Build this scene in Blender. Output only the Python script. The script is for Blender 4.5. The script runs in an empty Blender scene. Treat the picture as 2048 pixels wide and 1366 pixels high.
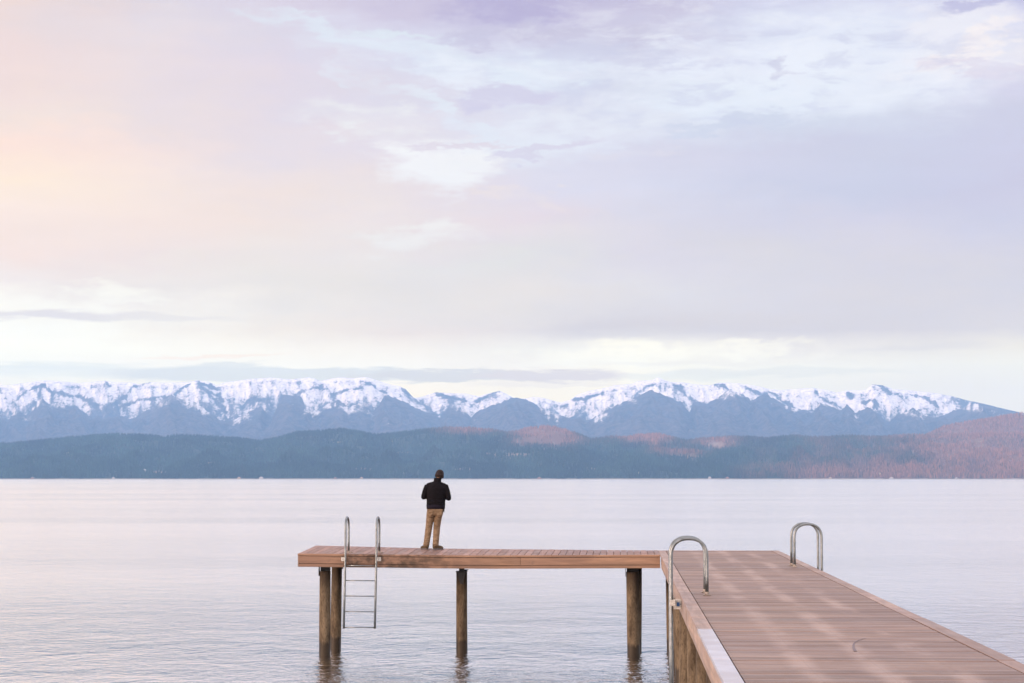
import bpy, bmesh, math, random
import numpy as np
from mathutils import Vector, Matrix

sc = bpy.context.scene
COL = sc.collection
rad = math.radians

# ------------------------------------------------------------------ camera
EYE_Z = 3.77          # eye height above the lake; the pier deck is 2.17 above it
DECK = 2.17
cam = bpy.data.cameras.new("camera")
cam.lens = 70.0
cam.sensor_width = 36.0
cam.clip_start = 0.5
cam.clip_end = 90000.0
camo = bpy.data.objects.new("camera", cam)
COL.objects.link(camo)
camo.location = (0, 0, EYE_Z)
camo.rotation_euler = (rad(90 + 3.936), 0, rad(3.169))
sc.camera = camo

# ------------------------------------------------------------------ light
SUN_EL, SUN_AZ = 9.0, 236.0       # degrees; azimuth clockwise from +Y: behind the viewer and to the left
sun = bpy.data.lights.new("sun", 'SUN')
sun.energy = 3.0
sun.angle = rad(10)
sun.color = (1.0, 0.68, 0.50)
suno = bpy.data.objects.new("sun", sun)
COL.objects.link(suno)
sd = Vector((math.sin(rad(SUN_AZ)) * math.cos(rad(SUN_EL)), math.cos(rad(SUN_AZ)) * math.cos(rad(SUN_EL)), math.sin(rad(SUN_EL))))
suno.rotation_euler = sd.to_track_quat('Z', 'Y').to_euler()
suno.location = (-20, -30, 30)

sc.view_settings.view_transform = 'Standard'
sc.view_settings.look = 'None'
sc.view_settings.exposure = 0.0
sc.view_settings.gamma = 1.0
sc.render.engine = 'CYCLES'
sc.cycles.use_denoising = True
sc.cycles.max_bounces = 6
sc.cycles.volume_bounces = 2
sc.cycles.caustics_reflective = False
sc.cycles.caustics_refractive = False
sc.render.film_transparent = False


# ------------------------------------------------------------------ node helpers
class NT:
    def __init__(s, tree):
        s.t = tree
        s.n = tree.nodes
        s.l = tree.links

    def new(s, kind, **kw):
        n = s.n.new(kind)
        for k, v in kw.items():
            setattr(n, k, v)
        return n

    def put(s, sock, v):
        if isinstance(v, bpy.types.NodeSocket):
            s.l.new(v, sock)
        elif v is not None:
            if isinstance(v, tuple) and len(v) == 3 and sock.type == 'RGBA':
                v = (*v, 1)
            sock.default_value = v

    def math(s, op, a, b=None, c=None, clamp=False):
        n = s.new('ShaderNodeMath', operation=op, use_clamp=clamp)
        for i, v in enumerate((a, b, c)):
            if v is not None:
                s.put(n.inputs[i], v)
        return n.outputs[0]

    def vmath(s, op, a, b=None):
        n = s.new('ShaderNodeVectorMath', operation=op)
        s.put(n.inputs[0], a)
        if b is not None:
            s.put(n.inputs[1], b)
        return n.outputs[0]

    def comb(s, x=0.0, y=0.0, z=0.0):
        n = s.new('ShaderNodeCombineXYZ')
        s.put(n.inputs[0], x); s.put(n.inputs[1], y); s.put(n.inputs[2], z)
        return n.outputs[0]

    def sep(s, v):
        n = s.new('ShaderNodeSeparateXYZ')
        s.put(n.inputs[0], v)
        return n.outputs

    def noise(s, vec, scale, detail=4.0, rough=0.5, dist=0.0):
        n = s.new('ShaderNodeTexNoise')
        s.put(n.inputs['Vector'], vec)
        n.inputs['Scale'].default_value = scale
        n.inputs['Detail'].default_value = detail
        n.inputs['Roughness'].default_value = rough
        n.inputs['Distortion'].default_value = dist
        return n.outputs['Fac']

    def mrange(s, v, a, b, c=0.0, d=1.0, interp='SMOOTHSTEP'):
        n = s.new('ShaderNodeMapRange', interpolation_type=interp)
        s.put(n.inputs['Value'], v)
        n.inputs['From Min'].default_value = a
        n.inputs['From Max'].default_value = b
        n.inputs['To Min'].default_value = c
        n.inputs['To Max'].default_value = d
        return n.outputs[0]

    def mix(s, f, a, b, blend='MIX'):
        n = s.new('ShaderNodeMix', data_type='RGBA', blend_type=blend)
        s.put(n.inputs[0], f)
        s.put(n.inputs[6], a)
        s.put(n.inputs[7], b)
        return n.outputs[2]

    def ramp(s, f, stops, interp='EASE'):
        n = s.new('ShaderNodeValToRGB')
        r = n.color_ramp
        r.interpolation = interp
        while len(r.elements) < len(stops):
            r.elements.new(0.5)
        for e, (p, c) in zip(r.elements, stops):
            e.position = p
            e.color = (*c, 1)
        s.put(n.inputs[0], f)
        return n.outputs[0]

    def bump(s, h, strength, dist=1.0, normal=None):
        n = s.new('ShaderNodeBump')
        n.inputs['Strength'].default_value = strength
        n.inputs['Distance'].default_value = dist
        s.put(n.inputs['Height'], h)
        if normal is not None:
            s.put(n.inputs['Normal'], normal)
        return n.outputs[0]


def lin(c):
    return tuple(((v / 255) / 12.92 if v <= 10 else ((v / 255 + 0.055) / 1.055) ** 2.4) for v in c)


def mat(name):
    m = bpy.data.materials.new(name)
    m.use_nodes = True
    t = NT(m.node_tree)
    t.b = t.n['Principled BSDF']
    t.out = t.n['Material Output']
    return m, t


# ------------------------------------------------------------------ sky
F = 3982.2


def az_px(x):
    return math.atan((x - 1245.0) / F)


def el_px(y):
    return math.atan((957.0 - y) / F)


HZ_COL = (0.40, 0.63, 1.06)       # light the haze adds towards the sky
HZ_D = 3.25e-5
HZ_TOP, HZ_FAR = 1500.0, 26500.0


def through_haze(c, py):
    """Radiance the sky must have so that, seen through the haze, it has the colour c."""
    e = max(el_px(py), 0.02)
    T = math.exp(-HZ_D * min(HZ_FAR, HZ_TOP / math.tan(e)))
    return tuple(max(0.02, (v - h * (1 - T)) / T) for v, h in zip(lin(c), HZ_COL))


XS = [0, 256, 512, 768, 1024, 1280, 1536, 1792, 2048]
ROWS = {
    -300: [(252, 228, 216), (246, 226, 222), (240, 224, 226), (234, 222, 228), (228, 220, 230), (226, 220, 232), (226, 222, 234), (226, 222, 236), (222, 220, 234)],
    0: [(240, 218, 212), (224, 216, 226), (220, 212, 228), (212, 204, 224), (190, 182, 215), (202, 196, 220), (214, 214, 236), (222, 222, 240), (190, 188, 222)],
    50: [(238, 220, 218), (230, 220, 226), (222, 216, 230), (222, 222, 238), (208, 204, 226), (206, 202, 224), (222, 226, 242), (224, 228, 244), (220, 220, 240)],
    120: [(240, 220, 218), (236, 222, 224), (226, 216, 228), (220, 218, 234), (220, 224, 240), (216, 218, 234), (230, 233, 246), (226, 230, 244), (236, 232, 240)],
    200: [(242, 222, 218), (236, 222, 224), (228, 218, 228), (224, 220, 232), (220, 220, 236), (222, 226, 239), (230, 236, 246), (230, 234, 245), (214, 212, 232)],
    240: [(244, 226, 218), (236, 222, 222), (232, 220, 226), (228, 222, 232), (222, 222, 236), (222, 224, 238), (212, 218, 234), (214, 218, 234), (208, 208, 228)],
    300: [(254, 228, 216), (246, 226, 220), (234, 222, 226), (228, 220, 230), (226, 224, 236), (218, 216, 232), (208, 208, 228), (206, 208, 228), (206, 206, 228)],
    370: [(255, 235, 216), (250, 232, 221), (240, 225, 222), (232, 222, 226), (226, 220, 232), (218, 218, 235), (206, 208, 228), (204, 206, 226), (204, 202, 224)],
    440: [(251, 233, 224), (246, 228, 221), (242, 226, 220), (236, 226, 226), (230, 218, 226), (218, 216, 230), (212, 210, 226), (212, 210, 228), (206, 206, 226)],
    520: [(246, 228, 223), (239, 226, 225), (237, 228, 226), (234, 228, 228), (226, 225, 226), (220, 216, 228), (216, 214, 224), (214, 212, 226), (212, 210, 224)],
    580: [(242, 234, 234), (237, 231, 230), (232, 228, 228), (230, 226, 226), (228, 224, 227), (224, 222, 229), (218, 216, 226), (216, 214, 225), (213, 212, 224)],
    620: [(250, 248, 244), (246, 243, 240), (236, 232, 231), (232, 228, 229), (228, 224, 226), (220, 218, 226), (218, 216, 226), (216, 214, 224), (216, 214, 224)],
    660: [(254, 254, 250), (252, 252, 248), (242, 236, 232), (236, 228, 228), (228, 224, 228), (216, 214, 224), (216, 214, 224), (216, 214, 224), (220, 218, 226)],
    700: [(254, 254, 250), (254, 254, 249), (252, 249, 244), (246, 242, 240), (240, 240, 240), (250, 249, 244), (236, 234, 236), (230, 229, 232), (236, 234, 232)],
    735: [(249, 251, 249), (248, 248, 247), (250, 250, 247), (250, 249, 247), (244, 242, 242), (252, 251, 245), (242, 243, 242), (238, 239, 240), (240, 241, 240)],
    790: [(244, 244, 243), (244, 244, 243), (246, 246, 244), (254, 248, 240), (250, 246, 240), (250, 248, 242), (238, 240, 242), (234, 236, 242), (236, 238, 244)],
}

w = bpy.data.worlds.new("World")
sc.world = w
w.use_nodes = True
T = NT(w.node_tree)
T.n.clear()
tc = T.new('ShaderNodeTexCoord')
dx, dy, dz = T.sep(tc.outputs['Generated'])
az = T.math('ARCTAN2', dx, dy)
hor = T.math('SQRT', T.math('ADD', T.math('MULTIPLY', dx, dx), T.math('MULTIPLY', dy, dy)))
el = T.math('ARCTAN2', dz, hor)
vn = T.comb(az, T.math('MULTIPLY', el, 2.6), 0.0)
w1 = T.noise(vn, 9.0, 6, 0.6)
w2 = T.noise(T.vmath('ADD', vn, (7.3, 2.1, 0.4)), 11.0, 6, 0.62)
azw = T.math('ADD', az, T.math('MULTIPLY', T.math('SUBTRACT', w1, 0.5), 0.16))
elw = T.math('ADD', el, T.math('MULTIPLY', T.math('SUBTRACT', w2, 0.5), T.mrange(el, el_px(740), el_px(500), 0.006, 0.05)))
a0, a1 = az_px(XS[0]), az_px(XS[-1])
u = T.mrange(azw, a0, a1, 0, 1, 'LINEAR')
col = None
prev = None
for y in sorted(ROWS):
    stops = [((az_px(x) - a0) / (a1 - a0), through_haze(c, y)) for x, c in zip(XS, ROWS[y])]
    rc = T.ramp(u, stops, 'LINEAR')
    if col is None:
        col = rc
    else:
        # prev is the row above (higher)
        f = T.mrange(elw, el_px(prev), el_px(y), 0, 1, 'LINEAR')
        col = T.mix(f, col, rc)
    prev = y


def blob(x, y, rx, ry, soft=1.0, a=azw, e=elw, rot=0.0):
    """1 inside an ellipse given in photo-like pixels turned into angles, 0 outside."""
    da = T.math('DIVIDE', T.math('SUBTRACT', a, az_px(x)), 1 / F)
    de = T.math('DIVIDE', T.math('SUBTRACT', e, el_px(y)), 1 / F)
    c_, s_ = math.cos(rad(rot)), math.sin(rad(rot))
    p = T.math('ADD', T.math('MULTIPLY', da, c_ / rx), T.math('MULTIPLY', de, s_ / rx))
    q = T.math('ADD', T.math('MULTIPLY', da, -s_ / ry), T.math('MULTIPLY', de, c_ / ry))
    d = T.math('SQRT', T.math('ADD', T.math('MULTIPLY', p, p), T.math('MULTIPLY', q, q)))
    return T.mrange(d, 1.0 + soft * 0.5, 1.0 - soft * 0.5, 0, 1)


# light gaps between the clouds
azf = T.math('ADD', az, T.math('MULTIPLY', T.math('SUBTRACT', T.noise(vn, 26.0, 7, 0.62), 0.5), 0.11))
elf = T.math('ADD', el, T.math('MULTIPLY', T.math('SUBTRACT', T.noise(T.vmath('ADD', vn, (3.3, 5.1, 0.4)), 30.0, 7, 0.62), 0.5), 0.034))
n5 = T.mrange(T.noise(T.vmath('ADD', vn, (1.7, 8.1, 2.4)), 22.0, 7, 0.62), 0.34, 0.56, 0.25, 1.0)
GAPS = [(730, 236, 100, 24, (238, 238, 240), .9, .8, -8), (885, 322, 105, 42, (242, 242, 245), 1., .7, 4), (860, 110, 200, 26, (228, 236, 246), .8, 1.0, -12), (960, 150, 110, 26, (234, 238, 248), .9, .8, -10),
        (860, 205, 200, 14, (228, 234, 244), .8, .9, -25), (1090, 150, 90, 40, (228, 236, 246), .8, .9, 10),
        (1130, 270, 150, 35, (230, 234, 244), .85, .9, 8), (1480, 90, 260, 45, (232, 236, 248), .75, .9, 3), (1640, 150, 260, 50, (236, 240, 250), .85, .9, -4),
        (1900, 80, 120, 60, (242, 240, 246), .7, .9, 25), (1960, 110, 90, 22, (250, 242, 242), .8, .8, 22), (1450, 190, 170, 35, (230, 236, 247), .8, .9, 3), (850, 470, 100, 18, (240, 240, 240), .7, .9, 3),
        (1260, 312, 80, 12, (226, 222, 232), .6, 1., 5), (600, 40, 90, 14, (226, 234, 244), .7, 1., -14), (1060, 390, 90, 10, (236, 226, 226), .7, 1., -14), (780, 50, 60, 8, (226, 238, 244), .6, 1., -4),
        (150, 605, 150, 16, (254, 254, 248), .6, 1.0, 4), (1330, 706, 240, 14, (254, 253, 246), .8, 1.0, 2)]
for (x, y, rx, ry, c, op, soft, rot) in GAPS:
    m = T.math('MULTIPLY', T.math('MULTIPLY', blob(x, y, rx * 1.1, ry * 1.15, soft + .2, azf, elf, rot), op), n5)
    col = T.mix(m, col, through_haze(c, y))
# darker streaks and banks
azs = T.math('ADD', az, T.math('MULTIPLY', T.math('SUBTRACT', w1, 0.5), 0.08))
els = T.math('ADD', el, T.math('MULTIPLY', T.math('SUBTRACT', T.noise(T.vmath('MULTIPLY', vn, (1.0, 2.5, 1.0)), 40.0, 6, 0.6), 0.5), 0.008))
STREAKS = [(130, 638, 190, 8, (221, 219, 229), .75, 1.3, 0), (330, 640, 120, 5, (232, 230, 232), .6, 1.2, 0), (420, 716, 110, 4, (250, 234, 228), .5, 1.3, 3), (90, 738, 150, 7, (234, 240, 244), .6, 1.2, 0), (0, 746, 300, 12, (232, 239, 244), .7, 1.2, 0),
           (520, 752, 330, 17, (222, 229, 238), .95, .5, 0), (450, 738, 90, 12, (224, 231, 239), .8, .5, 0), (900, 752, 220, 12, (218, 222, 232), .95, .6, 0), (1110, 752, 150, 12, (222, 221, 231), .95, .7, 0), (1110, 770, 160, 5, (238, 236, 238), .6, 1., 0),
           (1400, 754, 140, 10, (232, 237, 240), .8, .9, 0), (1560, 746, 220, 8, (230, 234, 238), .7, 1.0, 0), (1450, 728, 200, 5, (240, 240, 240), .6, 1.2, 0), (1390, 655, 300, 18, (214, 212, 222), .6, 1.3, 1), (1830, 700, 150, 8, (222, 222, 230), .5, 1.2, 2),
           (1030, 10, 120, 20, (186, 178, 214), .8, 1.0, 0), (1000, 60, 160, 12, (202, 198, 222), .7, 1.1, 4), (1010, 185, 110, 20, (212, 208, 230), .85, .9, 0), (930, 290, 90, 8, (224, 216, 228), .8, 1., 5), (1180, 60, 240, 16, (204, 200, 222), .7, 1.1, 0), (1990, 20, 90, 18, (188, 186, 220), .8, 1., 10),
           (1300, 290, 60, 8, (216, 214, 230), .6, 1., 0), (1480, 245, 130, 14, (208, 214, 232), .8, .8, 8), (1075, 295, 120, 12, (216, 212, 230), .8, .8, 12), (1270, 110, 120, 14, (210, 210, 230), .7, 1., -4), (1570, 135, 26, 12, (208, 208, 228), .7, 1., 0), (1960, 150, 90, 16, (222, 216, 232), .7, 1., -6)]
for (x, y, rx, ry, c, op, soft, rot) in STREAKS:
    m = T.math('MULTIPLY', blob(x, y, rx, ry, soft, azs if y > 600 else azf, els if y > 600 else elf, rot), op)
    col = T.mix(m, col, through_haze(c, y))
# fine mottling of the cloud sheet, stronger high up on the right
n3 = T.noise(T.vmath('MULTIPLY', vn, (1.0, 1.3, 1.0)), 27.0, 8, 0.66, 0.3)
up = T.math('MULTIPLY', blob(1500, 120, 560, 130, 1.2, az, el), 0.45)
col = T.mix(T.math('MULTIPLY', up, T.mrange(n3, 0.5, 0.66)), col, through_haze((240, 242, 250), 120))
col = T.mix(T.math('MULTIPLY', up, T.mrange(n3, 0.5, 0.36)), col, through_haze((202, 204, 228), 120))
n4 = T.noise(T.vmath('MULTIPLY', vn, (0.7, 1.6, 1.0)), 18.0, 7, 0.6, 0.2)
amp = T.math('ADD', 0.955, T.math('MULTIPLY', n4, 0.09))
col = T.vmath('MULTIPLY', col, T.comb(amp, amp, amp))
# towards the zenith and behind the viewer: a plain lilac overcast
zen = T.noise(tc.outputs['Generated'], 2.2, 5, 0.55)
over = T.mix(T.mrange(zen, 0.35, 0.65), (1.72, 1.55, 1.64), (1.98, 1.84, 1.88))
hi = T.mrange(el, rad(14.2), rad(38))
col = T.mix(hi, col, over)
side = T.mrange(T.math('ABSOLUTE', az), rad(25), rad(60))
col = T.mix(T.math('MULTIPLY', side, 0.9), col, over)
west = T.mrange(T.math('ABSOLUTE', az), rad(80), rad(150))
col = T.mix(T.math('MULTIPLY', west, T.mrange(el, rad(60), rad(10))), col, (2.3, 1.9, 1.75))      # the bright evening side
lp = T.new('ShaderNodeBackground')
T.put(lp.inputs['Color'], col)
lp.inputs['Strength'].default_value = 1.0
sky = T.new('ShaderNodeTexSky', sky_type='NISHITA', sun_disc=False)
sky.sun_elevation = rad(SUN_EL)
sky.sun_rotation = rad(SUN_AZ)
sky.altitude = 900
bg2 = T.new('ShaderNodeBackground')
T.put(bg2.inputs['Color'], sky.outputs[0])
bg2.inputs['Strength'].default_value = 0.05
mx = T.new('ShaderNodeMixShader')
mx.inputs[0].default_value = 0.96          # cloud cover
T.l.new(bg2.outputs[0], mx.inputs[1])
T.l.new(lp.outputs[0], mx.inputs[2])
wo = T.new('ShaderNodeOutputWorld')
T.l.new(mx.outputs[0], wo.inputs['Surface'])


# ------------------------------------------------------------------ object helpers
def tag(o, label=None, cat=None, group=None, kind=None):
    if label: o['label'] = label
    if cat: o['category'] = cat
    if group: o['group'] = group
    if kind: o['kind'] = kind
    return o


def empty(name, loc=(0, 0, 0), rz=0.0):
    o = bpy.data.objects.new(name, None)
    o.empty_display_size = 0.2
    o.location = loc
    o.rotation_euler = (0, 0, rz)
    COL.objects.link(o)
    return o


def np_mesh(name, V, Fq, m, parent=None, smooth=True, attrs=None):
    me = bpy.data.meshes.new(name)
    V = np.asarray(V, dtype=np.float32)
    Fq = np.asarray(Fq, dtype=np.int32)
    k = Fq.shape[1]
    me.vertices.add(len(V)); me.vertices.foreach_set('co', V.ravel())
    me.loops.add(Fq.size); me.loops.foreach_set('vertex_index', Fq.ravel())
    me.polygons.add(len(Fq))
    me.polygons.foreach_set('loop_start', np.arange(0, Fq.size, k, dtype=np.int32))
    me.polygons.foreach_set('loop_total', np.full(len(Fq), k, dtype=np.int32))
    me.polygons.foreach_set('use_smooth', np.full(len(Fq), smooth, dtype=bool))
    for an, av in (attrs or {}).items():
        av = np.asarray(av, dtype=np.float32)
        if av.ndim == 1:
            a = me.attributes.new(an, 'FLOAT', 'POINT'); a.data.foreach_set('value', av)
        else:
            a = me.attributes.new(an, 'FLOAT_COLOR', 'POINT'); a.data.foreach_set('color', av.ravel())
    me.update(calc_edges=True)
    me.materials.append(m)
    o = bpy.data.objects.new(name, me)
    COL.objects.link(o)
    o.parent = parent
    return o


def obj(name, bm, m, parent=None, smooth=False, bevel=0.0):
    me = bpy.data.meshes.new(name)
    bmesh.ops.recalc_face_normals(bm, faces=bm.faces[:])
    if smooth:
        for f in bm.faces: f.smooth = True
    bm.to_mesh(me); bm.free()
    if isinstance(m, (list, tuple)):
        for q in m: me.materials.append(q)
    else:
        me.materials.append(m)
    o = bpy.data.objects.new(name, me)
    COL.objects.link(o)
    o.parent = parent
    if bevel:
        md = o.modifiers.new('bevel', 'BEVEL'); md.width = bevel; md.segments = 2; md.limit_method = 'ANGLE'
    return o


def add_box(bm, x0, x1, y0, y1, z0, z1):
    r = [bm.verts.new((x, y, z)) for z in (z0, z1) for y in (y0, y1) for x in (x0, x1)]
    for q in ((0, 2, 3, 1), (4, 5, 7, 6), (0, 1, 5, 4), (2, 6, 7, 3), (0, 4, 6, 2), (1, 3, 7, 5)):
        bm.faces.new([r[i] for i in q])
    return r


def add_tube(bm, pts, r, seg=14, caps=True):
    pts = [Vector(p) for p in pts]
    rings = []
    rr = r if isinstance(r, (list, tuple)) else [r] * len(pts)
    nrm = None
    for i, p in enumerate(pts):
        t = (pts[min(i + 1, len(pts) - 1)] - pts[max(i - 1, 0)]).normalized()
        if nrm is None:
            nrm = t.orthogonal().normalized()
        else:
            nrm = (nrm - t * nrm.dot(t)).normalized()
        b = t.cross(nrm)
        rings.append([bm.verts.new(p + (nrm * math.cos(2 * math.pi * k / seg) + b * math.sin(2 * math.pi * k / seg)) * rr[i]) for k in range(seg)])
    for a, b in zip(rings, rings[1:]):
        for k in range(seg):
            bm.faces.new((a[k], a[(k + 1) % seg], b[(k + 1) % seg], b[k]))
    if caps:
        bm.faces.new(rings[0][::-1]); bm.faces.new(rings[-1])


# ------------------------------------------------------------------ numpy noise
_rng = np.random.default_rng(5)
_tab = _rng.random((512, 512)).astype(np.float32)


def vnoise(x, y):
    xi = np.floor(x).astype(np.int64); yi = np.floor(y).astype(np.int64)
    fx = x - xi; fy = y - yi
    fx = fx * fx * (3 - 2 * fx); fy = fy * fy * (3 - 2 * fy)
    g = lambda i, j: _tab[i % 512, j % 512]
    return (g(xi, yi) * (1 - fx) + g(xi + 1, yi) * fx) * (1 - fy) + (g(xi, yi + 1) * (1 - fx) + g(xi + 1, yi + 1) * fx) * fy


def fbm(x, y, oct=5, gain=0.5, ridged=False):
    s = 0; a = 1; t = 0
    for o in range(oct):
        n = vnoise(x * 2 ** o + 17.3 * o, y * 2 ** o + 9.1 * o)
        if ridged: n = 1 - np.abs(2 * n - 1)
        s = s + a * n; t += a; a *= gain
    return s / t


def sstep(a, b, x):
    t = np.clip((x - a) / (b - a), 0, 1)
    return t * t * (3 - 2 * t)


def grid_faces(nr, nc):
    i = np.arange(nr - 1)[:, None] * nc + np.arange(nc - 1)[None, :]
    i = i.ravel()
    return np.stack([i, i + 1, i + nc + 1, i + nc], 1)


# ------------------------------------------------------------------ water
def water_material():
    m, t = mat("lake_water")
    t.b.inputs['Base Color'].default_value = (0.055, 0.055, 0.04, 1)
    t.b.inputs['Roughness'].default_value = 0.06
    t.b.inputs['IOR'].default_value = 1.33
    g = t.new('ShaderNodeNewGeometry')
    p = g.outputs['Position']
    big = t.noise(t.vmath('MULTIPLY', p, (1.3, 1.0, 1.0)), 0.9, 3, 0.65, 0.8)
    swell = t.noise(t.vmath('MULTIPLY', p, (1.2, 1.0, 1.0)), 0.36, 2, 0.5, 0.8)
    mid = t.noise(t.vmath('MULTIPLY', p, (1.1, 1.0, 1.0)), 3.4, 3, 0.55, 0.5)
    fine = t.noise(t.vmath('MULTIPLY', p, (0.85, 1.0, 1.0)), 12.0, 3, 0.6, 0.3)
    # wind patches: calmer and livelier water
    patch = t.mrange(t.noise(t.vmath('MULTIPLY', p, (0.4, 1.0, 1.0)), 0.045, 4, 0.6), 0.35, 0.65, 0.75, 1.2)
    streak = t.noise(t.vmath('MULTIPLY', p, (0.10, 1.0, 1.0)), 0.012, 5, 0.65)
    h = t.math('ADD', t.math('ADD', t.math('MULTIPLY', swell, 0.070), t.math('MULTIPLY', big, 0.052)), t.math('ADD', t.math('MULTIPLY', mid, 0.030), t.math('MULTIPLY', fine, 0.0075)))
    yy = t.sep(p)[1]
    far = t.math('MULTIPLY', t.mrange(yy, 250, 1800, 1.0, 0.35), t.mrange(yy, 40, 140, 1.0, 1.7))
    h = t.math('MULTIPLY', t.math('MULTIPLY', h, patch), far)
    nrm = t.bump(h, 1.0, 1.0)
    t.put(t.b.inputs['Normal'], nrm)
    gl = t.new('ShaderNodeBsdfGlossy')
    gl.inputs['Color'].default_value = (0.985, 0.96, 0.945, 1)
    # waves too small to see far out act as roughness
    t.put(gl.inputs['Roughness'], t.math('ADD', t.mrange(yy, 36, 75, 0.075, 0.16), t.mrange(streak, 0.35, 0.65, -0.018, 0.02)))
    t.put(gl.inputs['Normal'], nrm)
    fr = t.new('ShaderNodeFresnel')
    fr.inputs['IOR'].default_value = 1.33
    t.put(fr.inputs['Normal'], nrm)
    ms = t.new('ShaderNodeMixShader')
    t.put(ms.inputs[0], t.mrange(fr.outputs[0], 0.02, 0.26, 0.42, 0.98, 'LINEAR'))
    t.l.new(t.b.outputs[0], ms.inputs[1])
    t.l.new(gl.outputs[0], ms.inputs[2])
    t.l.new(ms.outputs[0], t.out.inputs['Surface'])
    return m


M_WATER = water_material()
V = [(-16500, -250, 0), (16500, -250, 0), (16500, 9400, 0), (-16500, 9400, 0)]
tag(np_mesh('water', V, [(0, 1, 2, 3)], M_WATER, smooth=False), kind='structure')


# ------------------------------------------------------------------ far mountains
CREST = [(-900, 800), (-500, 778), (-200, 768), (0, 767), (51, 760.6), (66, 758), (84, 758), (114, 760.6), (142, 763), (165, 762), (178, 760.6), (198, 758.4), (216, 762), (254, 763), (267, 765.7), (292, 762),
         (317, 763), (355, 762.7), (376, 760.6), (386, 758), (406, 760), (427, 768), (447, 762), (470, 759), (498, 755.5), (538, 753), (576, 757), (614, 753), (627, 755.5), (637, 761),
         (652, 757), (678, 752.5), (703, 755.5), (728, 752.5), (741, 755.5), (774, 767), (800, 772), (810, 777), (827, 795), (840, 793.6), (871, 783.5), (906, 786), (932, 786.5), (955, 792),
         (982, 785), (1000, 781), (1018, 790), (1030, 797), (1051, 797), (1068, 793), (1089, 796), (1122, 805), (1142, 799), (1157, 788.5), (1178, 782), (1216, 774.6), (1228, 771), (1264, 768),
         (1279, 762), (1305, 760.6), (1317, 755), (1330, 760.6), (1343, 764.5), (1363, 764.5), (1388, 769.5), (1419, 771), (1437, 766), (1457, 766), (1482, 768), (1508, 772), (1543, 779.7),
         (1561, 781), (1591, 778.4), (1622, 776.4), (1650, 781), (1668, 786.5), (1693, 782), (1729, 781), (1741, 769.5), (1762, 772), (1782, 779.7), (1812, 782), (1858, 787), (1896, 793.6),
         (1922, 801), (1960, 809), (1998, 819), (2023, 824.6), (2100, 842), (2300, 865), (2600, 880), (3000, 885)]
# forested spurs in front: crest point, and how far the ridge line falls to the left and right (angles as px of a 70 mm frame)
# the wooded front range: its skyline cuts across the snowfields behind it
FRONT = [(-900, 835), (-300, 822), (-120, 800), (-60, 826), (0, 836), (23, 821), (38, 829), (46, 821), (60, 800), (68, 792), (76, 800), (84, 808), (107, 811), (137, 809), (152, 819), (173, 837), (183, 827), (193, 838), (208, 832), (228, 829),
         (254, 837), (279, 821), (302, 812), (312, 798), (333, 786.5), (355, 796), (381, 802), (406, 819), (432, 837), (447, 843), (470, 834), (495, 821), (518, 811), (530, 826), (541, 832), (553, 804), (563, 788.6), (584, 791),
         (596, 790), (603, 800), (608, 820), (632, 819), (652, 809), (673, 798), (693, 814), (716, 806), (730, 812), (746, 822), (756, 809), (769, 786.5), (792, 796), (805, 801), (830, 814), (855, 824), (881, 834), (896, 814), (916, 812),
         (930, 822), (942, 834), (957, 821.6), (982, 811), (1000, 806), (1015, 799), (1035.5, 794.4), (1053, 799), (1086, 816.5), (1109, 827), (1142, 835.5), (1162, 833), (1178, 840.6), (1198, 830), (1216, 819), (1249, 804), (1279, 791),
         (1300, 781), (1312, 783.5), (1338, 793.6), (1363, 806), (1379, 826), (1386, 804), (1400, 805), (1416, 808), (1437, 793.6), (1457, 780), (1482, 787), (1500, 801), (1510, 797), (1528, 788.6), (1548, 799), (1579, 814), (1604, 821.6),
         (1628, 821), (1636, 806), (1648, 809), (1660, 814), (1680, 822), (1690, 809), (1706, 827), (1721, 819), (1736, 816.5), (1756, 831.7), (1766, 845), (1776, 842), (1787, 831.7), (1807, 824), (1820, 816.5), (1833, 827), (1845, 833),
         (1866, 837), (1883, 829), (1901, 821.6), (1924, 815), (1934, 807), (1960, 811), (2100, 846), (2400, 872), (3000, 888)]
# rocky or wooded rib lines that run down through the snow (bearing, height angle)
RIBS = [[(18, 793), (45, 776), (67, 766), (85, 780), (112, 786), (140, 790), (165, 800), (190, 818)], [(67, 766), (60, 785), (66, 800)], [(200, 817), (225, 800), (245, 785), (262, 768), (290, 763)], [(205, 824), (235, 811), (270, 797), (300, 794), (333, 786)],
        [(340, 786), (362, 771), (385, 760), (400, 775), (422, 796), (446, 822)], [(385, 760), (408, 768), (427, 774)], [(400, 775), (430, 790), (437, 800)], [(585, 790), (603, 780), (625, 774), (650, 776)], [(733, 765), (750, 772), (772, 786)],
        [(803, 774), (815, 785), (832, 798), (852, 813), (875, 830)], [(952, 803), (972, 791), (998, 782)], [(1272, 794), (1290, 776), (1314, 767), (1322, 780)], [(1345, 765), (1362, 780), (1385, 800), (1410, 809)], [(1428, 769), (1445, 771), (1458, 781)],
        [(1535, 782), (1560, 800), (1590, 816)], [(1622, 777), (1640, 795), (1660, 805), (1680, 818)], [(1666, 786), (1690, 786), (1700, 800)], [(1720, 806), (1742, 800), (1755, 814)], [(1741, 770), (1762, 776), (1775, 790)], [(1142, 800), (1170, 797), (1200, 788)],
        [(870, 784), (900, 796), (935, 800)], [(200, 760), (205, 768)], [(480, 812), (500, 795), (530, 800)], [(660, 790), (690, 778), (720, 775)], [(1820, 790), (1850, 800), (1870, 815)], [(1480, 769), (1510, 785), (1530, 790)]]


def lerp_tab(tab, x):
    return np.interp(x, [p[0] for p in tab], [p[1] for p in tab])


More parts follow.
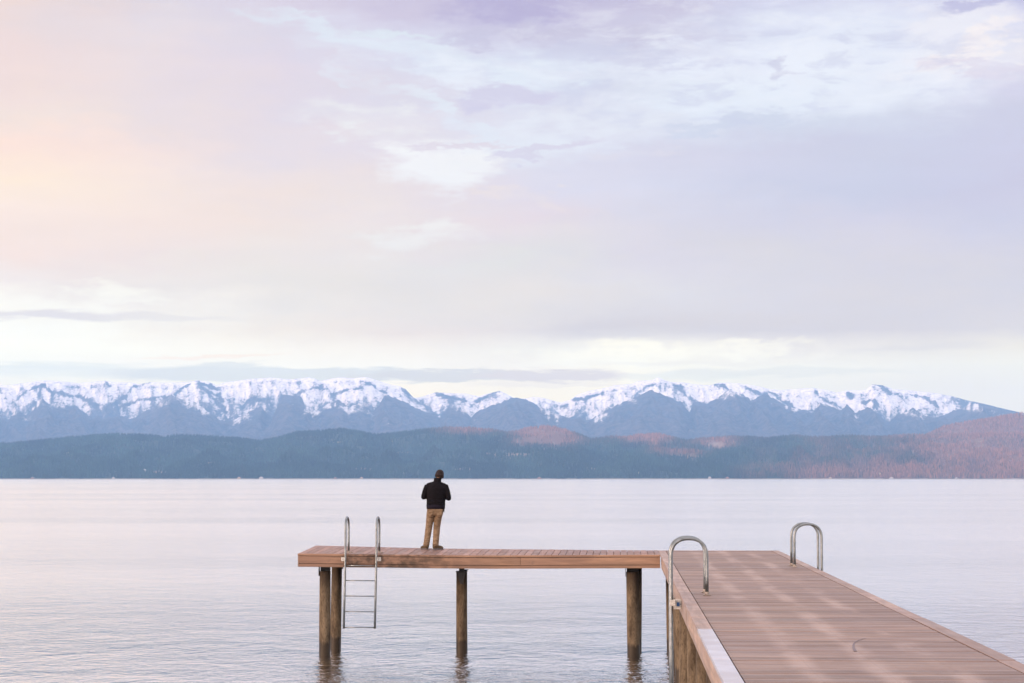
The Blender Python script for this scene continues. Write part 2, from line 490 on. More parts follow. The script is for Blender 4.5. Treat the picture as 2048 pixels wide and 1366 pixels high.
def rib_dist(PX, SY):
    d = np.full(PX.shape, 1e3)
    for line in RIBS:
        for (x0, y0), (x1, y1) in zip(line, line[1:]):
            vx, vy = x1 - x0, y1 - y0
            t = np.clip(((PX - x0) * vx + (SY - y0) * vy) / (vx * vx + vy * vy), 0, 1)
            d = np.minimum(d, np.hypot(PX - x0 - t * vx, (SY - y0 - t * vy) * 1.15))
    return d


def build_mountains():
    YC, YF = 25000.0, 21800.0
    px = np.arange(-1250, 3561, 2.0)
    ys = np.concatenate([np.linspace(13500, 18000, 16), np.linspace(18150, 21700, 42), np.linspace(21740, 22400, 22), np.linspace(22480, 25000, 90), np.linspace(25200, 26300, 5)])
    PX, Y = np.meshgrid(px, ys)
    A = (PX - 1245) / F
    crest = (957 - lerp_tab(CREST, PX)) / F * YC
    rib1 = fbm(PX / 26 + Y / 2600, Y / 1300, 5, 0.55, True) - 0.55
    # snowy back range falls into the valley behind the front range
    sb = np.clip((YC - Y) / 3400, 0, 1)
    back = crest * (1 - 0.72 * sb ** 0.9)
    back = back + rib1 * 150 * np.minimum(sb * 5, 1) + (fbm(PX / 8, Y / 260, 4, 0.6) - 0.5) * 46 * np.minimum(sb * 8 + .15, 1)
    lim = (957 - lerp_tab(CREST, PX)) / F * Y
    back = np.where(sb > 0.01, np.minimum(back, lim - 5), back)
    # front range
    jag = (fbm(PX / 5, Y / 300 * 0 + 3, 4, 0.6) - 0.5) * 7
    fr = (957 - lerp_tab(FRONT, PX) + jag) / F * YF
    sf = np.clip((YF - Y) / 8300, 0, 1)
    wob = (fbm(PX / 90, Y / 1500, 4) - 0.5) * 60 * np.minimum(sf * 5, 1)
    frw = (957 - lerp_tab(FRONT, PX + wob)) / F * YF
    front = frw * (1 - sf) ** 1.15 + (fbm(PX / 40 + Y / 3000, Y / 1800, 5, 0.5, True) - 0.55) * 300 * np.minimum(sf * 5, 1) * (1 - sf)
    limf = (957 - lerp_tab(FRONT, PX)) / F * Y
    front = np.where(sf > 0.004, np.minimum(front, limf - 4 - 10 * np.minimum(sf * 20, 1)), fr)
    front = np.where(Y > YF, fr * (1 - np.clip((Y - YF) / 900, 0, 1)), front)
    h = np.maximum(np.where(Y > YF + 200, back, 0), front)
    h = np.where(Y > YC, crest * (1 - (Y - YC) / 1500 * 0.8), h)
    h = np.maximum(h * sstep(-1240, -800, PX) * sstep(3550, 3000, PX), 2.0)
    seen = 957 - h / Y * F
    isback = (h > front + 1) | (Y > YF + 600)
    depth = seen - lerp_tab(CREST, PX)
    tex = fbm(PX / 9, Y / 420, 5, 0.6) - 0.5
    d = rib_dist(PX + tex * 16, seen + (fbm(PX / 7, seen / 5, 3) - 0.5) * 8)
    snowb = 0.85 + 0.9 * sstep(9, 1, depth) * (PX < 1850) + tex * 2.6 - rib1 * 1.6 - 1.35 * np.exp(-(d / 3.4) ** 2) - 0.9 * sstep(12, 60, depth) - 1.0 * sstep(1880, 1960, PX) - 0.5 * np.exp(-((PX - 505) / 60) ** 2 - ((seen - 795) / 12) ** 2) \
        - 0.6 * np.exp(-((PX - 900) / 45) ** 2) - 0.6 * np.exp(-((PX - 1090) / 40) ** 2) + 0.5 * sstep(6, 30, depth) * sstep(70, 40, depth)
    topf = seen - lerp_tab(FRONT, PX)
    ch = fbm(PX / 8, seen / 26, 4, 0.6, True)
    patch = sstep(0.50, 0.72, fbm(PX / 55 + 9, seen / 30, 3))
    snowf = -0.72 + 2.6 * (ch - 0.5) * patch * sstep(30, 4, topf) + 0.9 * patch * sstep(26, 2, topf) + tex * 1.2
    snow = np.where(isback, snowb, snowf)
    X = A * Y
    o = np_mesh('mountains', np.stack([X.ravel(), Y.ravel(), h.ravel()], 1), grid_faces(*PX.shape), mountain_material(), attrs={'snow': snow.ravel()})
    tag(o, kind='structure')


def mountain_material():
    m, t = mat("mountain_ground")
    at = t.new('ShaderNodeAttribute', attribute_name='snow')
    g = t.new('ShaderNodeNewGeometry')
    p = g.outputs['Position']
    n1 = t.noise(p, 0.010, 6, 0.7)
    n2 = t.noise(t.vmath('MULTIPLY', p, (1, 0.3, 0.6)), 0.035, 4, 0.7)
    s = t.math('ADD', at.outputs['Fac'], t.math('ADD', t.math('MULTIPLY', t.math('SUBTRACT', n1, 0.5), 1.6), t.math('MULTIPLY', t.math('SUBTRACT', n2, 0.5), 3.0)))
    f = t.mrange(s, -0.1, 1.0)
    forest = t.mix(t.mrange(n1, 0.4, 0.6), (0.030, 0.036, 0.045), (0.095, 0.075, 0.075))
    sn = t.mix(t.mrange(n2, 0.3, 0.7), (0.96, 0.86, 0.78), (0.74, 0.66, 0.62))
    rock = t.noise(t.vmath('MULTIPLY', p, (1, 0.3, 1.4)), 0.022, 6, 0.75)
    sn = t.mix(t.math('MULTIPLY', t.mrange(rock, 0.50, 0.64), 0.55), sn, (0.13, 0.12, 0.13))
    t.put(t.b.inputs['Base Color'], t.mix(f, forest, sn))
    t.b.inputs['Roughness'].default_value = 0.9
    t.b.inputs['Specular IOR Level'].default_value = 0.1
    t.put(t.b.inputs['Normal'], t.bump(n1, 0.6, 60.0))
    return m


build_mountains()

# ------------------------------------------------------------------ wooded hills on the far shore
HILL = [(-900, 900), (-300, 892), (0, 885), (50, 880), (130, 872), (210, 866), (290, 867.5), (322, 872), (345, 868), (400, 870), (470, 874), (515, 880), (560, 872), (590, 862), (640, 860), (680, 856),
        (720, 862), (750, 868), (800, 864), (850, 857), (900, 853), (945, 853), (985, 858), (1015, 864), (1040, 858), (1060, 852), (1095, 849), (1130, 855), (1160, 868), (1182, 877),
        (1220, 872), (1252, 872), (1280, 866), (1320, 865), (1350, 875), (1372, 880), (1400, 876), (1440, 872), (1500, 873), (1530, 876), (1580, 870), (1640, 874), (1700, 871), (1760, 873),
        (1820, 868), (1850, 867), (2100, 862), (3000, 860)]
HILL2 = [(-900, 990), (1700, 905), (1800, 885), (1860, 862), (1880, 851), (1920, 843), (1960, 838), (2000, 830), (2048, 824), (2200, 812), (2500, 830), (3000, 850)]
HY0 = 9200.0


def hill_height(PX, Y):
    YC = 12200.0
    crest = (957 - lerp_tab(HILL, PX)) / F * YC - 18            # the trees add the rest
    s = np.clip((Y - HY0) / (YC - HY0), 0, 1)
    wob = (fbm(PX / 120, Y / 900, 3) - 0.5)
    PW = PX + wob * 120 * np.sin(np.pi * s)
    crestw = (957 - lerp_tab(HILL, PW)) / F * YC - 18
    prof = 0.08 * sstep(0, 0.06, s) + 0.17 * sstep(0.03, 0.35, s) + 0.75 * sstep(0.45, 1.0, s)
    h = crestw * prof
    rid = fbm(PX / 75 + 5, Y / 700, 4, 0.5, True) - 0.5
    h = h + rid * 210 * np.sin(np.pi * np.clip(s, 0, 1)) ** 0.8
    lim = crest / YC * Y * (0.84 + 0.16 * s ** 2)
    h = np.where(s < 1, np.minimum(h, np.maximum(lim, 6)), h)
    b = np.clip((Y - YC) / 1900, 0, 1)
    h = np.where(Y > YC, crest * (1 - sstep(0, 1, b)), h)
    c2 = (957 - lerp_tab(HILL2, PX)) / F * 13600 - 18
    s2 = np.clip((Y - 12000) / 1600, 0, 1)
    h2 = c2 * np.where(Y < 13600, sstep(-0.45, 1, s2), 1 - sstep(0, 1, np.clip((Y - 13600) / 1500, 0, 1)))
    h = np.maximum(h, np.where(Y > 11500, h2, 0))
    # a wooded shoulder low on the right, falling to the right shore
    s3 = np.clip((Y - 9300) / 1500, 0, 1)
    top3 = (957 - np.interp(PX, [1500, 1700, 1850, 1930, 2000, 2100, 2500], [957, 925, 892, 895, 905, 912, 900])) / F * 10800
    h3 = top3 * np.where(Y < 10800, sstep(0, 1, s3), 1 - sstep(0, 1, np.clip((Y - 10800) / 1200, 0, 1)))
    h = np.maximum(h, h3)
    # lower ridges in front, one behind the other
    for (yc, wd, tab) in ((10900.0, 900.0, [(-900, 930), (0, 915), (90, 905), (210, 899), (330, 903), (450, 912), (560, 902), (660, 893), (760, 903), (850, 912), (930, 893), (1040, 886), (1130, 893), (1220, 908), (1310, 893), (1400, 905), (1500, 896), (1640, 906), (1760, 898), (1900, 915), (3000, 930)]),
                          (10000.0, 640.0, [(-900, 945), (0, 935), (120, 927), (240, 934), (350, 922), (470, 930), (600, 926), (720, 933), (830, 922), (960, 929), (1080, 918), (1200, 930), (1330, 922), (1450, 931), (1600, 924), (1750, 931), (3000, 945)])):
        top = (957 - np.interp(PX + (fbm(PX / 60 + yc, Y / 500, 3) - .5) * 60, [q[0] for q in tab], [q[1] for q in tab])) / F * yc - 12
        dd = np.abs(Y - yc) / wd
        h = np.maximum(h * np.where(Y > yc - wd, 1, 1), top * (1 - sstep(0, 1, dd * np.where(Y > yc, 1.6, 1.0))))
    h = h * sstep(-1240, -800, PX) * sstep(3550, 2900, PX)
    return np.maximum(h, 0.0) + sstep(HY0, HY0 + 60, Y) * 3 - 1.5 * (Y < HY0 + 1)


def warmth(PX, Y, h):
    """Warm tone weight: rusty larch and dry grass, plus low sunlight painted as colour."""
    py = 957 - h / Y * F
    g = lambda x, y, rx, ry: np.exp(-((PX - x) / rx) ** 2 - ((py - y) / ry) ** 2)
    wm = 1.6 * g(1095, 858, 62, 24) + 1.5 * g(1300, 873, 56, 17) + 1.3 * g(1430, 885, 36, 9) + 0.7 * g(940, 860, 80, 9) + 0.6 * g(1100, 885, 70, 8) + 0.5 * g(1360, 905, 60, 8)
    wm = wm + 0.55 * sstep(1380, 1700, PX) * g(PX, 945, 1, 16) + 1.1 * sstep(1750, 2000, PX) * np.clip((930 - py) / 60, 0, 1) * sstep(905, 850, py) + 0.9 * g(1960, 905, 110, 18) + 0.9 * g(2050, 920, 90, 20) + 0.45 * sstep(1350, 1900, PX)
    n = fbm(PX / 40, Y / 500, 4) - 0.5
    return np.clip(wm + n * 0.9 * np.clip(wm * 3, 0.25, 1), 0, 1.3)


CLEAR = [(925, 938, 24, 2.5), (800, 906, 20, 2), (1428, 889, 22, 5), (1105, 898, 36, 2.5), (1010, 907, 46, 2.5), (1190, 936, 26, 2), (722, 938, 20, 3), (300, 944, 26, 3), (1820, 903, 10, 3), (1940, 896, 14, 3), (1560, 925, 14, 3),
         (1370, 912, 40, 2.5), (640, 925, 16, 1.5), (420, 925, 22, 2), (130, 935, 20, 2)]


def clearing(PX, Y, h):
    # open fields and cut blocks among the trees
    py = 957 - h / Y * F
    c = 0
    for (x, y, rx, ry) in CLEAR:
        c = np.maximum(c, np.exp(-((PX - x) / rx) ** 2 - ((py - y) / ry) ** 2))
    return sstep(0.25, 0.6, c + 0.5 * (fbm(PX / 14, Y / 120, 3) - 0.5))


def build_hills():
    px = np.arange(-1250, 3561, 3.2)
    ys = np.concatenate([[9150], np.linspace(HY0, 9500, 14), np.linspace(9530, 13700, 110), np.linspace(13800, 15300, 10)])
    PX, Y = np.meshgrid(px, ys)
    h = hill_height(PX, Y)
    h[0] = -3
    X = (PX - 1245) / F * Y
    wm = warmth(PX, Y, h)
    m, t = mat("hill_ground")
    at = t.new('ShaderNodeAttribute', attribute_name='warm')
    g = t.new('ShaderNodeNewGeometry')
    n = t.noise(g.outputs['Position'], 0.012, 5, 0.65)
    c = t.mix(t.mrange(at.outputs['Fac'], 0.1, 1.0), (0.03, 0.04, 0.026), (0.17, 0.085, 0.055))  # warm end: dry grass, and sunlit pink painted into the ground
    clear = t.math('MULTIPLY', t.mrange(n, 0.62, 0.70), 0.7)
    c = t.mix(clear, c, (0.22, 0.19, 0.11))
    c = t.mix(t.new('ShaderNodeAttribute', attribute_name='open').outputs['Fac'], c, (0.22, 0.15, 0.11))
    z = t.sep(g.outputs['Position'])[2]
    c = t.mix(t.mrange(z, 4.5, 2.0), c, (0.34, 0.29, 0.24))      # stony shore
    t.put(t.b.inputs['Base Color'], c)
    t.b.inputs['Roughness'].default_value = 0.95
    t.b.inputs['Specular IOR Level'].default_value = 0.1
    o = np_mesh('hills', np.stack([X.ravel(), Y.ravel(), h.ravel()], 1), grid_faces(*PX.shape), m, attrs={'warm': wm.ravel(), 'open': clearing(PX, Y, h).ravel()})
    tag(o, kind='structure')


build_hills()
M_LAND, tl = mat("valley_ground")
tl.b.inputs['Base Color'].default_value = (0.06, 0.07, 0.045, 1)
tl.b.inputs['Roughness'].default_value = 1.0
tag(np_mesh('ground', [(-16500, 9300, -1.0), (16500, 9300, -1.0), (16500, 26400, -1.0), (-16500, 26400, -1.0)], [(0, 1, 2, 3)], M_LAND, smooth=False), kind='structure')


def build_forest():
    rng = np.random.default_rng(11)
    N = 185000
    px = rng.uniform(-350, 2500, N)
    Y = HY0 + 22 + (13700 - HY0 - 22) * rng.random(N) ** 1.15
    h = hill_height(px, Y)
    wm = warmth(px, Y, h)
    nz = fbm(px / 30, Y / 300, 4)
    dens = 0.95 - 0.5 * sstep(0.56, 0.66, nz) - 0.35 * np.clip(wm, 0, 1) * (957 - h / Y * F < 925)
    keep = (h > 2.0) & (rng.random(N) < dens) & (clearing(px, Y, h) < 0.4)
    px, Y, h, wm = px[keep], Y[keep], h[keep], wm[keep]
    n = len(px)
    X = (px - 1245) / F * Y + rng.normal(0, 3, n)
    H = rng.uniform(15, 30, n) * np.where(wm > 0.6, 0.85, 1)
    R = H * rng.uniform(0.16, 0.25, n)
    a0 = rng.uniform(0, np.pi, n)
    # a lower and an upper tier of boughs: two stacked five-sided cones
    K = 5
    Vs = np.zeros((n, 2 * (K + 1), 3), np.float32)
    for tier, (zb, zt, rr) in enumerate(((0.08, 0.70, 1.0), (0.42, 1.0, 0.66))):
        for k in range(K):
            a = a0 + 2 * np.pi * k / K + tier * 0.6
            Vs[:, tier * (K + 1) + k, 0] = X + R * rr * np.cos(a)
            Vs[:, tier * (K + 1) + k, 1] = Y + R * rr * np.sin(a)
            Vs[:, tier * (K + 1) + k, 2] = h + H * zb
        Vs[:, tier * (K + 1) + K, 0] = X
        Vs[:, tier * (K + 1) + K, 1] = Y
        Vs[:, tier * (K + 1) + K, 2] = h + H * zt
    base = (np.arange(n) * 2 * (K + 1))[:, None]
    tri = []
    for tier in range(2):
        for k in range(K):
            tri.append(base + np.array([[tier * (K + 1) + k, tier * (K + 1) + (k + 1) % K, tier * (K + 1) + K]]))
    Fc = np.stack(tri, 1).reshape(-1, 3)
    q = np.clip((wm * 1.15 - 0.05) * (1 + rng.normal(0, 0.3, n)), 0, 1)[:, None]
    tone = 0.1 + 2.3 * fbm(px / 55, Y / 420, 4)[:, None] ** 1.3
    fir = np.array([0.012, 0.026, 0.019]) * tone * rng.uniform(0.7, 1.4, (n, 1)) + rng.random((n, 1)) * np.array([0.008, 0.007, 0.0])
    rust_sunlit = np.array([0.235, 0.112, 0.072]) * rng.uniform(0.7, 1.3, (n, 1))  # larch brown with the pink of low sun mixed into the colour
    c = fir * (1 - np.clip(q, 0, 1)) + rust_sunlit * np.clip(q, 0, 1)
    C4 = np.concatenate([c, np.ones((n, 1))], 1)
    C4 = np.repeat(C4[:, None, :], 2 * (K + 1), 1).reshape(-1, 4)
    m, t = mat("conifer_boughs")
    at = t.new('ShaderNodeAttribute', attribute_name='tint')
    t.put(t.b.inputs['Base Color'], at.outputs['Color'])
    t.b.inputs['Roughness'].default_value = 0.9
    t.b.inputs['Specular IOR Level'].default_value = 0.15
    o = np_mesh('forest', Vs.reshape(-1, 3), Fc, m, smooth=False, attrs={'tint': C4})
    tag(o, 'dense blue-green and rusty conifer forest covering the hills across the lake', 'forest', kind='stuff')


build_forest()

# ------------------------------------------------------------------ houses on the far shore
def wall_mat(name, c, rough=0.7):
    m, t = mat(name)
    g = t.new('ShaderNodeNewGeometry')
    n = t.noise(g.outputs['Position'], 1.5, 4)
    t.put(t.b.inputs['Base Color'], t.mix(t.mrange(n, 0.3, 0.7), tuple(v * 0.88 for v in c), c))
    t.b.inputs['Roughness'].default_value = rough
    return m


M_HW = [wall_mat('house_white_paint', (0.50, 0.45, 0.42)), wall_mat('house_cream_paint', (0.46, 0.36, 0.27)), wall_mat('house_cedar', (0.32, 0.19, 0.13)), wall_mat('house_yellow_paint', (0.46, 0.38, 0.20))]
M_HR = [wall_mat('roof_grey', (0.30, 0.30, 0.32)), wall_mat('roof_pale_metal', (0.42, 0.39, 0.38)), wall_mat('roof_red', (0.50, 0.20, 0.14))]
M_HG, tg = mat('house_window_glass')
tg.b.inputs['Base Color'].default_value = (0.05, 0.06, 0.07, 1)
tg.b.inputs['Roughness'].default_value = 0.1


def house(px, up, w_, d_, h_, wm_, rm_, label):
    """px: bearing as in a 70 mm frame; up: metres above the shore."""
    Y = HY0 + 14.0 if up < 2 else HY0 + 60 + up * 9
    g = float(hill_height(np.array([float(px)]), np.array([Y]))[0])
    g = max(g, 1.2)
    e = empty('lake_house', ((px - 1245) / F * Y, Y, g))
    tag(e, label, 'house', 'houses along the far shore')
    b = bmesh.new()
    add_box(b, -w_ / 2, w_ / 2, -d_ / 2, d_ / 2, -6, h_)
    # gables
    for y in (-d_ / 2, d_ / 2 - 0.3):
        vs = [b.verts.new(p) for p in ((-w_ / 2, y, h_), (w_ / 2, y, h_), (0, y, h_ + w_ * 0.28), (-w_ / 2, y + 0.3, h_), (w_ / 2, y + 0.3, h_), (0, y + 0.3, h_ + w_ * 0.28))]
        b.faces.new(vs[:3]); b.faces.new(vs[3:][::-1])
    obj('wall', b, wm_, e)
    b = bmesh.new()
    for s in (-1, 1):
        o_ = w_ / 2 + 0.8
        pts = [(0, -d_ / 2 - .7, h_ + w_ * .28 + .35), (0, d_ / 2 + .7, h_ + w_ * .28 + .35), (s * o_, d_ / 2 + .7, h_ - .35), (s * o_, -d_ / 2 - .7, h_ - .35)]
        v = [b.verts.new(p) for p in pts] + [b.verts.new((p[0], p[1], p[2] + .3)) for p in pts]
        for q in ((0, 1, 2, 3), (4, 5, 6, 7), (0, 1, 5, 4), (1, 2, 6, 5), (2, 3, 7, 6), (3, 0, 4, 7)):
            b.faces.new([v[i] for i in q])
    obj('roof', b, rm_, e)
    for k in range(3):
        x = (k - 1) * w_ * 0.3
        b = bmesh.new(); add_box(b, x - .9, x + .9, -d_ / 2 - .06, -d_ / 2 - .003, 1.2, 3.0)
        obj('window', b, M_HG, e)


HOUSES = [(52, 1, 14, 12, 5, 2, 0, 'low cedar house on the far shore, farthest left of all the houses'),
          (218, 1, 12, 10, 4, 0, 0, 'small white house at the waterline, second house from the left end of the far shore'),
          (281, 12, 17, 14, 7, 0, 1, 'big white house with pale roof above the shore, third house from the left'),
          (375, 3, 11, 10, 5, 0, 0, 'small white grey-roofed house near the left shore, just left of a cream house'),
          (474, 1, 14, 10, 4, 1, 2, 'cream waterfront house with red roof on the left shore'),
          (519, 1, 18, 12, 6, 0, 1, 'large white waterfront house with pale metal roof on the left half of the shore'),
          (669, 1, 10, 9, 5, 2, 2, 'cedar cabin with red roof, left of the twin cabin nearer the person'),
          (722, 1, 12, 9, 5, 1, 2, 'cream red-roofed cabin on the shore, nearest house to the left of the person'),
          (1079, 1, 20, 10, 4, 2, 0, 'long low cedar house on the shore, first house to the right of the person'),
          (1279, 3, 10, 10, 11, 3, 1, 'tall narrow yellow house on the middle of the far shore'),
          (1409, 26, 8, 8, 6, 0, 1, 'small white house uphill among the trees right of the yellow house'),
          (1418, 1, 13, 10, 6, 0, 1, 'bright white waterfront house directly below the small uphill one'),
          (1453, 1, 14, 10, 5, 2, 2, 'cedar red-roofed house on the shore just right of the bright white one'),
          (1671, 30, 10, 9, 7, 1, 1, 'cream pale-roofed house high on the slope in the rusty woods to the right'),
          (1656, 1, 14, 9, 4, 1, 2, 'low cream house at the waterline below the hillside house on the right'),
          (1753, 3, 9, 9, 12, 3, 1, 'tall yellow house on the right part of the shore among rusty trees'),
          (1776, 1, 18, 10, 5, 0, 2, 'wide white red-roofed house beside the tall yellow one on the right shore'),
          (1793, 8, 9, 9, 6, 2, 1, 'cedar house with pale roof just behind the wide white one'),
          (1903, 1, 12, 9, 4, 0, 0, 'small white house on the shore, second from the right edge'),
          (2041, 1, 16, 10, 5, 1, 1, 'cream waterfront house at the far right edge of the shore')]
for (px_, up_, w_, d_, h_, a_, b_, lb_) in HOUSES:
    house(px_, up_, w_, d_, h_, M_HW[a_], M_HR[b_], lb_)

# ------------------------------------------------------------------ the air
bmh = bmesh.new()
add_box(bmh, -17000, 17000, -300, 26500, -4.5, HZ_TOP)
mh = bpy.data.materials.new('haze_air'); mh.use_nodes = True
th = NT(mh.node_tree); th.n.clear()
pv = th.new('ShaderNodeVolumePrincipled')
pv.inputs['Color'].default_value = (0.345, 0.61, 1.0, 1)
pv.inputs['Density'].default_value = HZ_D
pv.inputs['Anisotropy'].default_value = 0.0
ho = th.new('ShaderNodeOutputMaterial')
th.l.new(pv.outputs[0], ho.inputs['Volume'])
tag(obj('haze', bmh, mh), 'thin blue haze in the air over the lake and hills', 'haze', kind='stuff')

# ------------------------------------------------------------------ the pier
PX0, PX1 = 0.80, 3.44            # walkway, left and right outer edges
PY0, PY1 = -3.0, 44.70
QX0, QY0, QY1 = -6.885, 42.20, 44.65        # swim platform


def plat_z(x, y):
    """The platform has settled: its middle sags and its far left corner stands high."""
    fr = np.interp(x, [-6.885, -4.9, -3.9, -2.8, -1.7, 0.8], [0.010, -0.006, -0.018, -0.022, -0.016, 0.0])
    bk = np.interp(x, [-6.885, -5.2, -4.1, -2.9, 0.8], [0.098, 0.062, 0.036, 0.026, 0.004])
    t = min(max((y - QY0) / (QY1 - QY0), -0.05), 1.05)
    return float(DECK + fr * (1 - t) + bk * t)


def pos_nodes(t):
    tcn = t.new('ShaderNodeTexCoord')
    return tcn.outputs['Object'], t.new('ShaderNodeNewGeometry').outputs['Random Per Island']


def board_material(name, base, along='X', wear=True, ridges=True):
    m, t = mat(name)
    p, rnd = pos_nodes(t)
    st = (0.35, 6.0, 6.0) if along == 'X' else (6.0, 0.35, 6.0)
    off = t.comb(t.math('MULTIPLY', rnd, 37.0), t.math('MULTIPLY', rnd, 11.0), 0.0)
    q = t.vmath('ADD', t.vmath('MULTIPLY', p, st), off)
    grain = t.noise(q, 3.0, 6, 0.65, 0.4)
    blot = t.noise(t.vmath('ADD', p, off), 1.1, 5, 0.6)
    dirt = t.noise(p, 2.6, 6, 0.7)
    dark = tuple(v * 0.66 for v in base)
    lite = tuple(min(1, v * 1.22) for v in base)
    c = t.mix(t.mrange(grain, 0.3, 0.7), dark, lite)
    c = t.mix(t.math('MULTIPLY', t.mrange(blot, 0.35, 0.7), 0.35), c, tuple(v * k for v, k in zip(base, (0.85, 0.95, 1.1))))
    if not ridges:
        rnd = t.new('ShaderNodeObjectInfo').outputs['Random']
    val = t.math('ADD', 0.74, t.math('MULTIPLY', rnd, 0.50))
    c = t.vmath('MULTIPLY', c, t.comb(val, val, val))
    worn = t.noise(p, 0.45, 4, 0.6)
    c = t.mix(t.math('MULTIPLY', t.mrange(worn, 0.42, 0.62), 0.40), c, tuple(v * k for v, k in zip(base, (0.62, 0.60, 0.72))))
    c = t.mix(t.math('MULTIPLY', t.mrange(dirt, 0.60, 0.74), 0.55), c, (0.09, 0.065, 0.05))
    rough = t.mrange(blot, 0.3, 0.7, 0.42, 0.62)
    if wear:
        # foot-worn, dried-out bands over the joists
        x = t.sep(p)
        band = None
        for jx in (1.56, 2.16, 2.74):
            d = t.math('ABSOLUTE', t.math('SUBTRACT', t.math('ADD', x[0], t.math('MULTIPLY', t.math('SUBTRACT', t.noise(p, 0.9, 4, 0.6), 0.5), 0.24)), jx))
            b = t.mrange(d, 0.17, 0.02)
            band = b if band is None else t.math('MAXIMUM', band, b)
        pat = t.mrange(t.noise(t.vmath('MULTIPLY', p, (1.0, 0.45, 1.0)), 1.3, 5, 0.65), 0.36, 0.62)
        band = t.math('MULTIPLY', t.math('MULTIPLY', band, pat), 0.5)
        c = t.mix(band, c, (0.36, 0.265, 0.23))
        # two screws at every joist
        fx = t.math('FRACT', t.math('DIVIDE', t.math('SUBTRACT', x[0], 0.98), 0.5925))
        fy = t.math('FRACT', t.math('DIVIDE', t.math('ADD', x[1], 3.0), 0.1455))
        sx = t.math('LESS_THAN', fx, 0.019)
        sy = t.math('LESS_THAN', t.math('ABSOLUTE', t.math('SUBTRACT', t.math('ABSOLUTE', t.math('SUBTRACT', fy, 0.466)), 0.28)), 0.05)
        c = t.mix(t.math('MULTIPLY', t.math('MULTIPLY', sx, sy), 0.6), c, (0.05, 0.04, 0.035))
        speck = t.mrange(t.noise(p, 38.0, 2, 0.5), 0.76, 0.80)
        c = t.mix(t.math('MULTIPLY', speck, 0.5), c, (0.08, 0.06, 0.05))
    t.put(t.b.inputs['Base Color'], c)
    t.put(t.b.inputs['Roughness'], rough)
    t.b.inputs['Specular IOR Level'].default_value = 0.35
    h = t.math('MULTIPLY', grain, 0.25)
    if ridges:
        ax = t.sep(p)[1 if along == 'X' else 0]
        r_ = t.math('SINE', t.math('MULTIPLY', ax, 2 * math.pi / 0.0235))
        h = t.math('ADD', h, t.math('MULTIPLY', r_, 0.16))
    t.put(t.b.inputs['Normal'], t.bump(h, 0.8, 0.006))
    return m


M_DECK = board_material('deck_boards', (0.198, 0.128, 0.100), 'X')
M_PLAT = board_material('platform_boards', (0.22, 0.12, 0.09), 'Y', wear=False)
M_FASC = board_material('fascia_boards', (0.275, 0.165, 0.108), 'X', wear=False, ridges=False)
M_FASCY = board_material('fascia_boards_long', (0.29, 0.195, 0.14), 'Y', wear=False, ridges=False)
M_EDGE = board_material('border_boards', (0.27, 0.18, 0.142), 'Y', wear=False, ridges=False)

# stains round the ladder on the platform fascia
t = NT(M_FASC.node_tree); t.b = t.n['Principled BSDF']
p = pos_nodes(t)[0]
src = t.b.inputs['Base Color'].links[0].from_socket
xx = t.sep(p)[0]
near = t.math('MULTIPLY', t.mrange(xx, -6.2, -5.6), t.mrange(xx, -2.6, -4.8))
nn = t.noise(t.vmath('MULTIPLY', p, (1, 1, 1.6)), 3.0, 6, 0.7)
t.put(t.b.inputs['Base Color'], t.mix(t.math('MULTIPLY', near, t.mrange(nn, 0.36, 0.60)), src, (0.05, 0.032, 0.022)))

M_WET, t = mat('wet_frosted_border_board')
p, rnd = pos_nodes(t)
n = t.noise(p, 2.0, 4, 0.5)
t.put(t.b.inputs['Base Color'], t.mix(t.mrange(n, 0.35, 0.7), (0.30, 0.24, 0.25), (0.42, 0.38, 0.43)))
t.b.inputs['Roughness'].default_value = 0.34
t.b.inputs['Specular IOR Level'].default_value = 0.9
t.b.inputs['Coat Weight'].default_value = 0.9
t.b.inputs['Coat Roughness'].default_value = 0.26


def pile_material():
    m, t = mat('creosoted_pile')
    p, rnd = pos_nodes(t)
    wz = t.new('ShaderNodeNewGeometry').outputs['Position']
    z = t.sep(wz)[2]
    oi = t.new('ShaderNodeObjectInfo').outputs['Random']
    off = t.comb(t.math('MULTIPLY', oi, 31.0), 0.0, t.math('MULTIPLY', oi, 17.0))
    q = t.vmath('ADD', t.vmath('MULTIPLY', p, (3.0, 3.0, 0.8)), off)
    n = t.noise(q, 1.6, 6, 0.7)
    fn = t.noise(t.vmath('ADD', t.vmath('MULTIPLY', p, (1.0, 1.0, 0.35)), off), 42.0, 4, 0.7)
    c = t.mix(t.mrange(n, 0.28, 0.68), (0.05, 0.036, 0.024), (0.225, 0.17, 0.112))
    c = t.mix(t.math('MULTIPLY', t.mrange(fn, 0.46, 0.66), 0.6), c, (0.04, 0.028, 0.018))
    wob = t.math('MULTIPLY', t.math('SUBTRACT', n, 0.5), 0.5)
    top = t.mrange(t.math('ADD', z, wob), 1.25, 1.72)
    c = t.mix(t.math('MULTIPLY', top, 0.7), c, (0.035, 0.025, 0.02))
    wet = t.mrange(t.math('ADD', z, t.math('MULTIPLY', wob, 0.6)), 0.32, 0.22)
    c = t.mix(t.math('MULTIPLY', wet, 0.9), c, (0.028, 0.020, 0.013))
    t.put(t.b.inputs['Base Color'], c)
    t.b.inputs['Specular IOR Level'].default_value = 0.2
    t.put(t.b.inputs['Roughness'], t.math('SUBTRACT', 0.85, t.math('MULTIPLY', wet, 0.4)))
    t.put(t.b.inputs['Normal'], t.bump(t.math('ADD', fn, t.math('MULTIPLY', n, 0.6)), 0.9, 0.006))
    return m


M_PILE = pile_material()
M_BLACK, t = mat('black_painted_steel')
t.b.inputs['Base Color'].default_value = (0.02, 0.018, 0.018, 1)
t.b.inputs['Roughness'].default_value = 0.6

